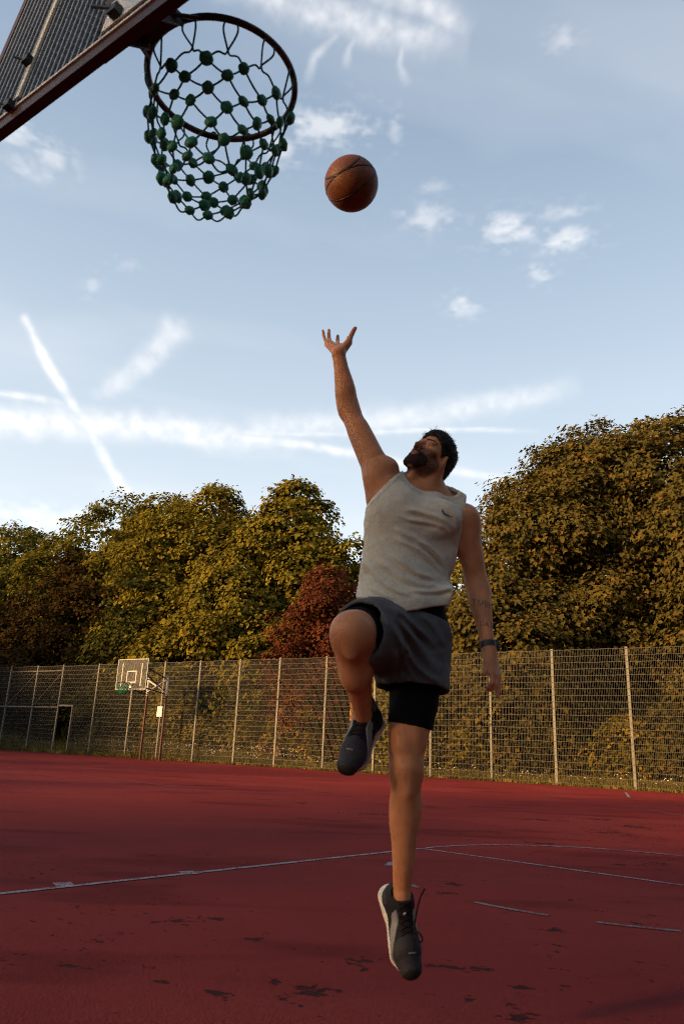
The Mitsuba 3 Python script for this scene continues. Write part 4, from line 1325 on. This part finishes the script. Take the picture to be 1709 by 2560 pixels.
add('frame', box(bp(0, .012, 0), (BW, .030, .050), AB), 'm_brown', hk)
add('frame', box(bp(0, .012, BH + .05), (BW, .030, .050), AB), 'm_brown', hk)
for s in (-1, 1):
    add('frame', box(bp(s * (BW / 2 + .015), .012, BH / 2 + .025), (.03, .030, BH + .1), AB), 'm_brown', hk)
add('edge_strip', box(bp(0, -.006, .030), (BW, .006, .011), AB), 'm_edge', hk)
k = add('grating', cat([box(bp(x, .010, BH / 2 + .025), (.0075, .026, BH), AB) for x in np.arange(-BW / 2 + .02, BW / 2, .0345)]), 'm_zinc', hk)
labels[k] = {'kind': 'stuff', 'label': 'upright bars of the board grating'}
k = add('cross_bars', cat([box(bp(0, .012, .03 + z), (BW, .016, .006), AB) for z in np.arange(.02, BH, .036)]), 'm_zinc', hk)
labels[k] = {'kind': 'stuff', 'label': 'cross bars of the board grating'}
for x in (-.475, .475):
    pl = add('side_strip', box(bp(x, -.007, .47), (.020, .008, .80), AB), 'm_edge', hk)
    add('strip_backing', box(bp(x - .015, -.005, .47), (.011, .006, .80), AB), 'm_brown', pl)
    for z in (.03, .235, .60):
        add('bolt', cat([box(bp(x - .006, -.020, z), (.030, .022, .026), AB), tube([bp(x - .01, -.02, z), bp(x - .05, -.045, z + .016)], .004, 6)]), 'm_black', pl)
pl = add('target_plate', box(bp(.17, -.007, .36), (.45, .006, .60), AB), 'm_plate', hk)
add('bolt', cat([box(bp(.012, -.022, .082), (.034, .026, .030), AB), tube([bp(.01, -.03, .085), bp(-.06, -.055, .115)], .0055, 6)]), 'm_black', pl)
add('mount', box(bp(.03, .030, .045), (.20, .012, .10), AB), 'm_black', hk)  # black plate: shade on the steel mounting, put into its colour
# arms back to two poles that stand outside the picture on the left
for s in (-1, 1):
    pb = V(*(BC - NN * 1.45 + LN * (s * .45))[:2], 0)
    pole = add('pole', tube([pb + UP * G, pb + UP * 3.35], .055, 12), 'm_brown', hk, smooth=40)
    for z0, z1 in ((3.30, 3.95), (3.05, 3.35)):
        add('arm', tube([pb + UP * z0, BC + LN * s * .35 - NN * .03 + UP * (z1 - BC[2])], .022, 8), 'm_brown', hk, smooth=40)

# net: cord loops from the rim, then a diamond lattice with a bead at every crossing
PER, ROWS, DROP = 12, 7, .405
nodes = net_nodes(CN, .2335, DROP, ROWS, PER, 3, .006)
rgn = np.random.default_rng(21)
cords = []
for i in range(PER):
    a = (i + .25) * 2 * np.pi / PER + .13
    h = CN + .2335 * V(math.cos(a), math.sin(a), 0)
    tang = V(-math.sin(a), math.cos(a), 0)
    knot = CN + .214 * V(math.cos(a), math.sin(a), 0) - UP * (.088 + .016 * rgn.random()) + tang * rgn.normal(0, .008)
    cords.append(spline([knot, h - tang * .021 - UP * .040, h - tang * .012 + UP * .004, h + UP * .015 - V(math.cos(a), math.sin(a), 0) * .004, h + tang * .012 + UP * .004, h + tang * .021 - UP * .040, knot], 5))
    p, q = nodes[0][i], nodes[0][(i + 1) % PER]
    for e in (p, q):
        m = (knot * .5 + e * .5) + UP * .010 + rgn.normal(0, .004, 3)
        cords.append(spline([knot, knot * .75 + m * .25 - UP * .012, m, e], 4))
for r in range(ROWS - 1):
    for i in range(PER):
        for j in ((i, (i + 1) % PER) if r % 2 else ((i - 1) % PER, i)):
            p, q = nodes[r][i], nodes[r + 1][j]
            m = (p + q) / 2
            inward = unit(V(CN[0] - m[0], CN[1] - m[1], 0))
            cords.append(spline([p, m + inward * .002 - UP * .003, q], 3))
for i in range(PER):                                    # slack loops along the lower edge
    p, q = nodes[-1][i], nodes[-1][(i + 1) % PER]
    cords.append(spline([p, (p + q) / 2 - UP * .028, q], 5))
net = add('net', cat([tube(c, .0030, 6) for c in cords]), 'm_cord', hk, smooth=True)
bead = trimesh.creation.icosphere(2, 1.0)
bead.vertices *= (1 + .26 * (meshkit.noise(bead.vertices * 2.4, 4) - .5))[:, None]
for r in range(ROWS):
    for i in range(PER):
        p = nodes[r][i]
        o = unit(V(p[0] - CN[0], p[1] - CN[1], 0))
        M = np.stack([np.cross(UP, o), o, UP], 1) @ Rotation.from_euler('xyz', rgn.normal(0, .25, 3)).as_matrix()
        b = raw(bead.vertices * V(.0190, .0132, .0202) * rgn.uniform(.86, 1.10) @ M.T + p, bead.faces)
        add('bead', b, 'm_bead', net, smooth=True)

# ---- the far hoop in front of the fence
fk = thing('basketball_hoop', 'far basketball hoop on two red and white legs in front of the fence', 'basketball hoop')
CF = at(-24.13, 21.5)                                    # below the middle of the board
NB = -NF
AFR = AX
BZ0, BHF = 2.70, 1.18
for nm, c, sz in (('frame', (0, 0, BZ0), (1.76, .04, .03)), ('frame', (0, 0, BZ0 + BHF), (1.76, .04, .03)), ('frame', (-.865, 0, BZ0 + BHF / 2), (.03, .04, BHF)), ('frame', (.865, 0, BZ0 + BHF / 2), (.03, .04, BHF))):
    add(nm, box(CF + LF * c[0] + UP * c[2], sz, AFR), 'm_zinc', fk)
ms = [box(CF + LF * x + UP * (BZ0 + BHF / 2), (.008, .025, BHF), AFR) for x in np.arange(-.84, .85, .042)]
ms += [box(CF - NF * .002 + UP * (BZ0 + z), (1.72, .025, .008), AFR) for z in np.arange(.03, BHF, .042)]
matte('m_zinc_far', galv((.13, .125, .115), (.19, .18, .165)), .6, .3)
k = add('grating', cat(ms), 'm_zinc_far', fk)
labels[k] = {'kind': 'stuff'}
matte('m_white_far', (.45, .43, .40), .6, .3)
fr = CF - NF * .022
for x in (-.56, .56):
    add('side_strip', box(fr + LF * x + UP * (BZ0 + .57), (.045, .01, .90), AFR), 'm_white_far', fk)
for c, sz in (((0, .70), (.56, .01, .045)), ((0, .27), (.56, .01, .045)), ((-.26, .485), (.045, .012, .385)), ((.26, .485), (.045, .012, .385))):
    add('target_square', box(fr + LF * c[0] + UP * (BZ0 + c[1]), sz, AFR), 'm_white_far', fk)
CR = CF - NF * .39 + UP * (BZ0 + .235)
rim_parts(fk, CR, NB, -LF, np.stack([-LF, NB, UP]), False)
add('mount', box(CF - NF * .03 + UP * (BZ0 + .14), (.16, .02, .2), AFR), 'm_plate', fk)
fn_ = net_nodes(CR, .2335, .42, 6, 12, 9, .006)
cd, bd = [], []
for r in range(5):
    for i in range(12):
        for j in ((i, (i + 1) % 12) if r % 2 else ((i - 1) % 12, i)):
            cd.append(tube([fn_[r][i], fn_[r + 1][j]], .005, 4))
for i in range(12):
    a = (i + .5) * 2 * np.pi / 12
    cd.append(tube([CR + .23 * V(math.cos(a), math.sin(a), 0), fn_[0][i]], .005, 4))
small = trimesh.creation.icosphere(1, .021)
bd = [raw(small.vertices + p, small.faces) for row in fn_ for p in row]
fnet = add('net', cat(cd), 'm_cord', fk)
scene['m_bead_far'] = {'type': 'twosided', 'b': {'type': 'diffuse', 'reflectance': {'type': 'rgb', 'value': [.012, .20, .075]}}}
k = add('beads', cat(bd), 'm_bead_far', fnet, smooth=True)
labels[k] = {'kind': 'stuff'}
matte('m_legred', proc(lambda p, n, uv: mix((.060, .018, .013), (.095, .030, .02), fbm(p.x * 8, p.y * 8, p.z * 3, 3))), .5, .4)
SB = 1.45
legs = []
for s in (-1, 1):
    lb = CF + LF * s * .56 + NF * SB
    legs.append(lb)
    add('leg', tube([lb, lb + UP * 2.55], .05, 10), 'm_legred', fk, smooth=40)
    add('leg_top', tube([lb + UP * 2.55, lb + UP * 3.28], .054, 10), 'm_white_far', fk, smooth=40, label='white painted upper end of a leg')
    add('arm', tube([lb + UP * 3.2, CF + LF * s * .5 + NF * .03 + UP * (BZ0 + .95)], .022, 6), 'm_brown', fk)
    add('arm', tube([lb + UP * 2.60, CF + LF * s * .5 + NF * .03 + UP * (BZ0 + .12)], .022, 6), 'm_brown', fk)
    add('arm', tube([lb + UP * 2.66, CF + LF * s * .5 + NF * .03 + UP * (BZ0 + .75)], .018, 6), 'm_brown', fk)
for a, b in ((0, 1), (1, 0)):
    add('cross_brace', bar(legs[a] + UP * 3.18 - NF * (.02 + .05 * a), legs[b] + UP * 2.68 - NF * (.02 + .05 * a), .05, .05), 'm_white_far', fk)

# ------------------------------------------------------------------ the ball
BALL, BR = V(-.022, 2.855, 3.442), .1215
bm_ = trimesh.creation.icosphere(6, 1.0)
bv_ = np.array(bm_.vertices)
n1, n2 = unit(V(.40, .14, -.905)), unit(V(-.53, -.745, .41))
n3 = unit(np.cross(n1, n2))
planes = [(n1, -.03), (n2, -.03), (unit(n2 - .2 * n1), .66)]
dist = np.min([np.abs(bv_ @ n - o) for n, o in planes], axis=0) * BR
groove = np.exp(-(dist / .0032) ** 2)
bk = thing('basketball', 'orange brown basketball with black seams in the air above the outstretched hand', 'basketball')
matte('m_ball', proc(lambda p, n, uv: mix((.125, .033, .011), (.185, .053, .019), fbm(p.x * 14, p.y * 14, p.z * 14, 2))), .55, .35)
add('cover', raw(bv_ * (BR - .0036 * groove)[:, None] + BALL, bm_.faces), 'm_ball', bk, smooth=True)
for n, o in planes:
    x = unit(np.cross(n, V(.3, .2, .9)))
    y = np.cross(n, x)
    t = np.linspace(0, 2 * np.pi, 72, endpoint=False)
    rr = math.sqrt(1 - o * o)
    c = BALL + (BR - .0016) * (n * o + rr * (np.cos(t)[:, None] * x + np.sin(t)[:, None] * y))
    add('seam', tube(c, .0032, 6, True), 'm_black', bk, smooth=True)
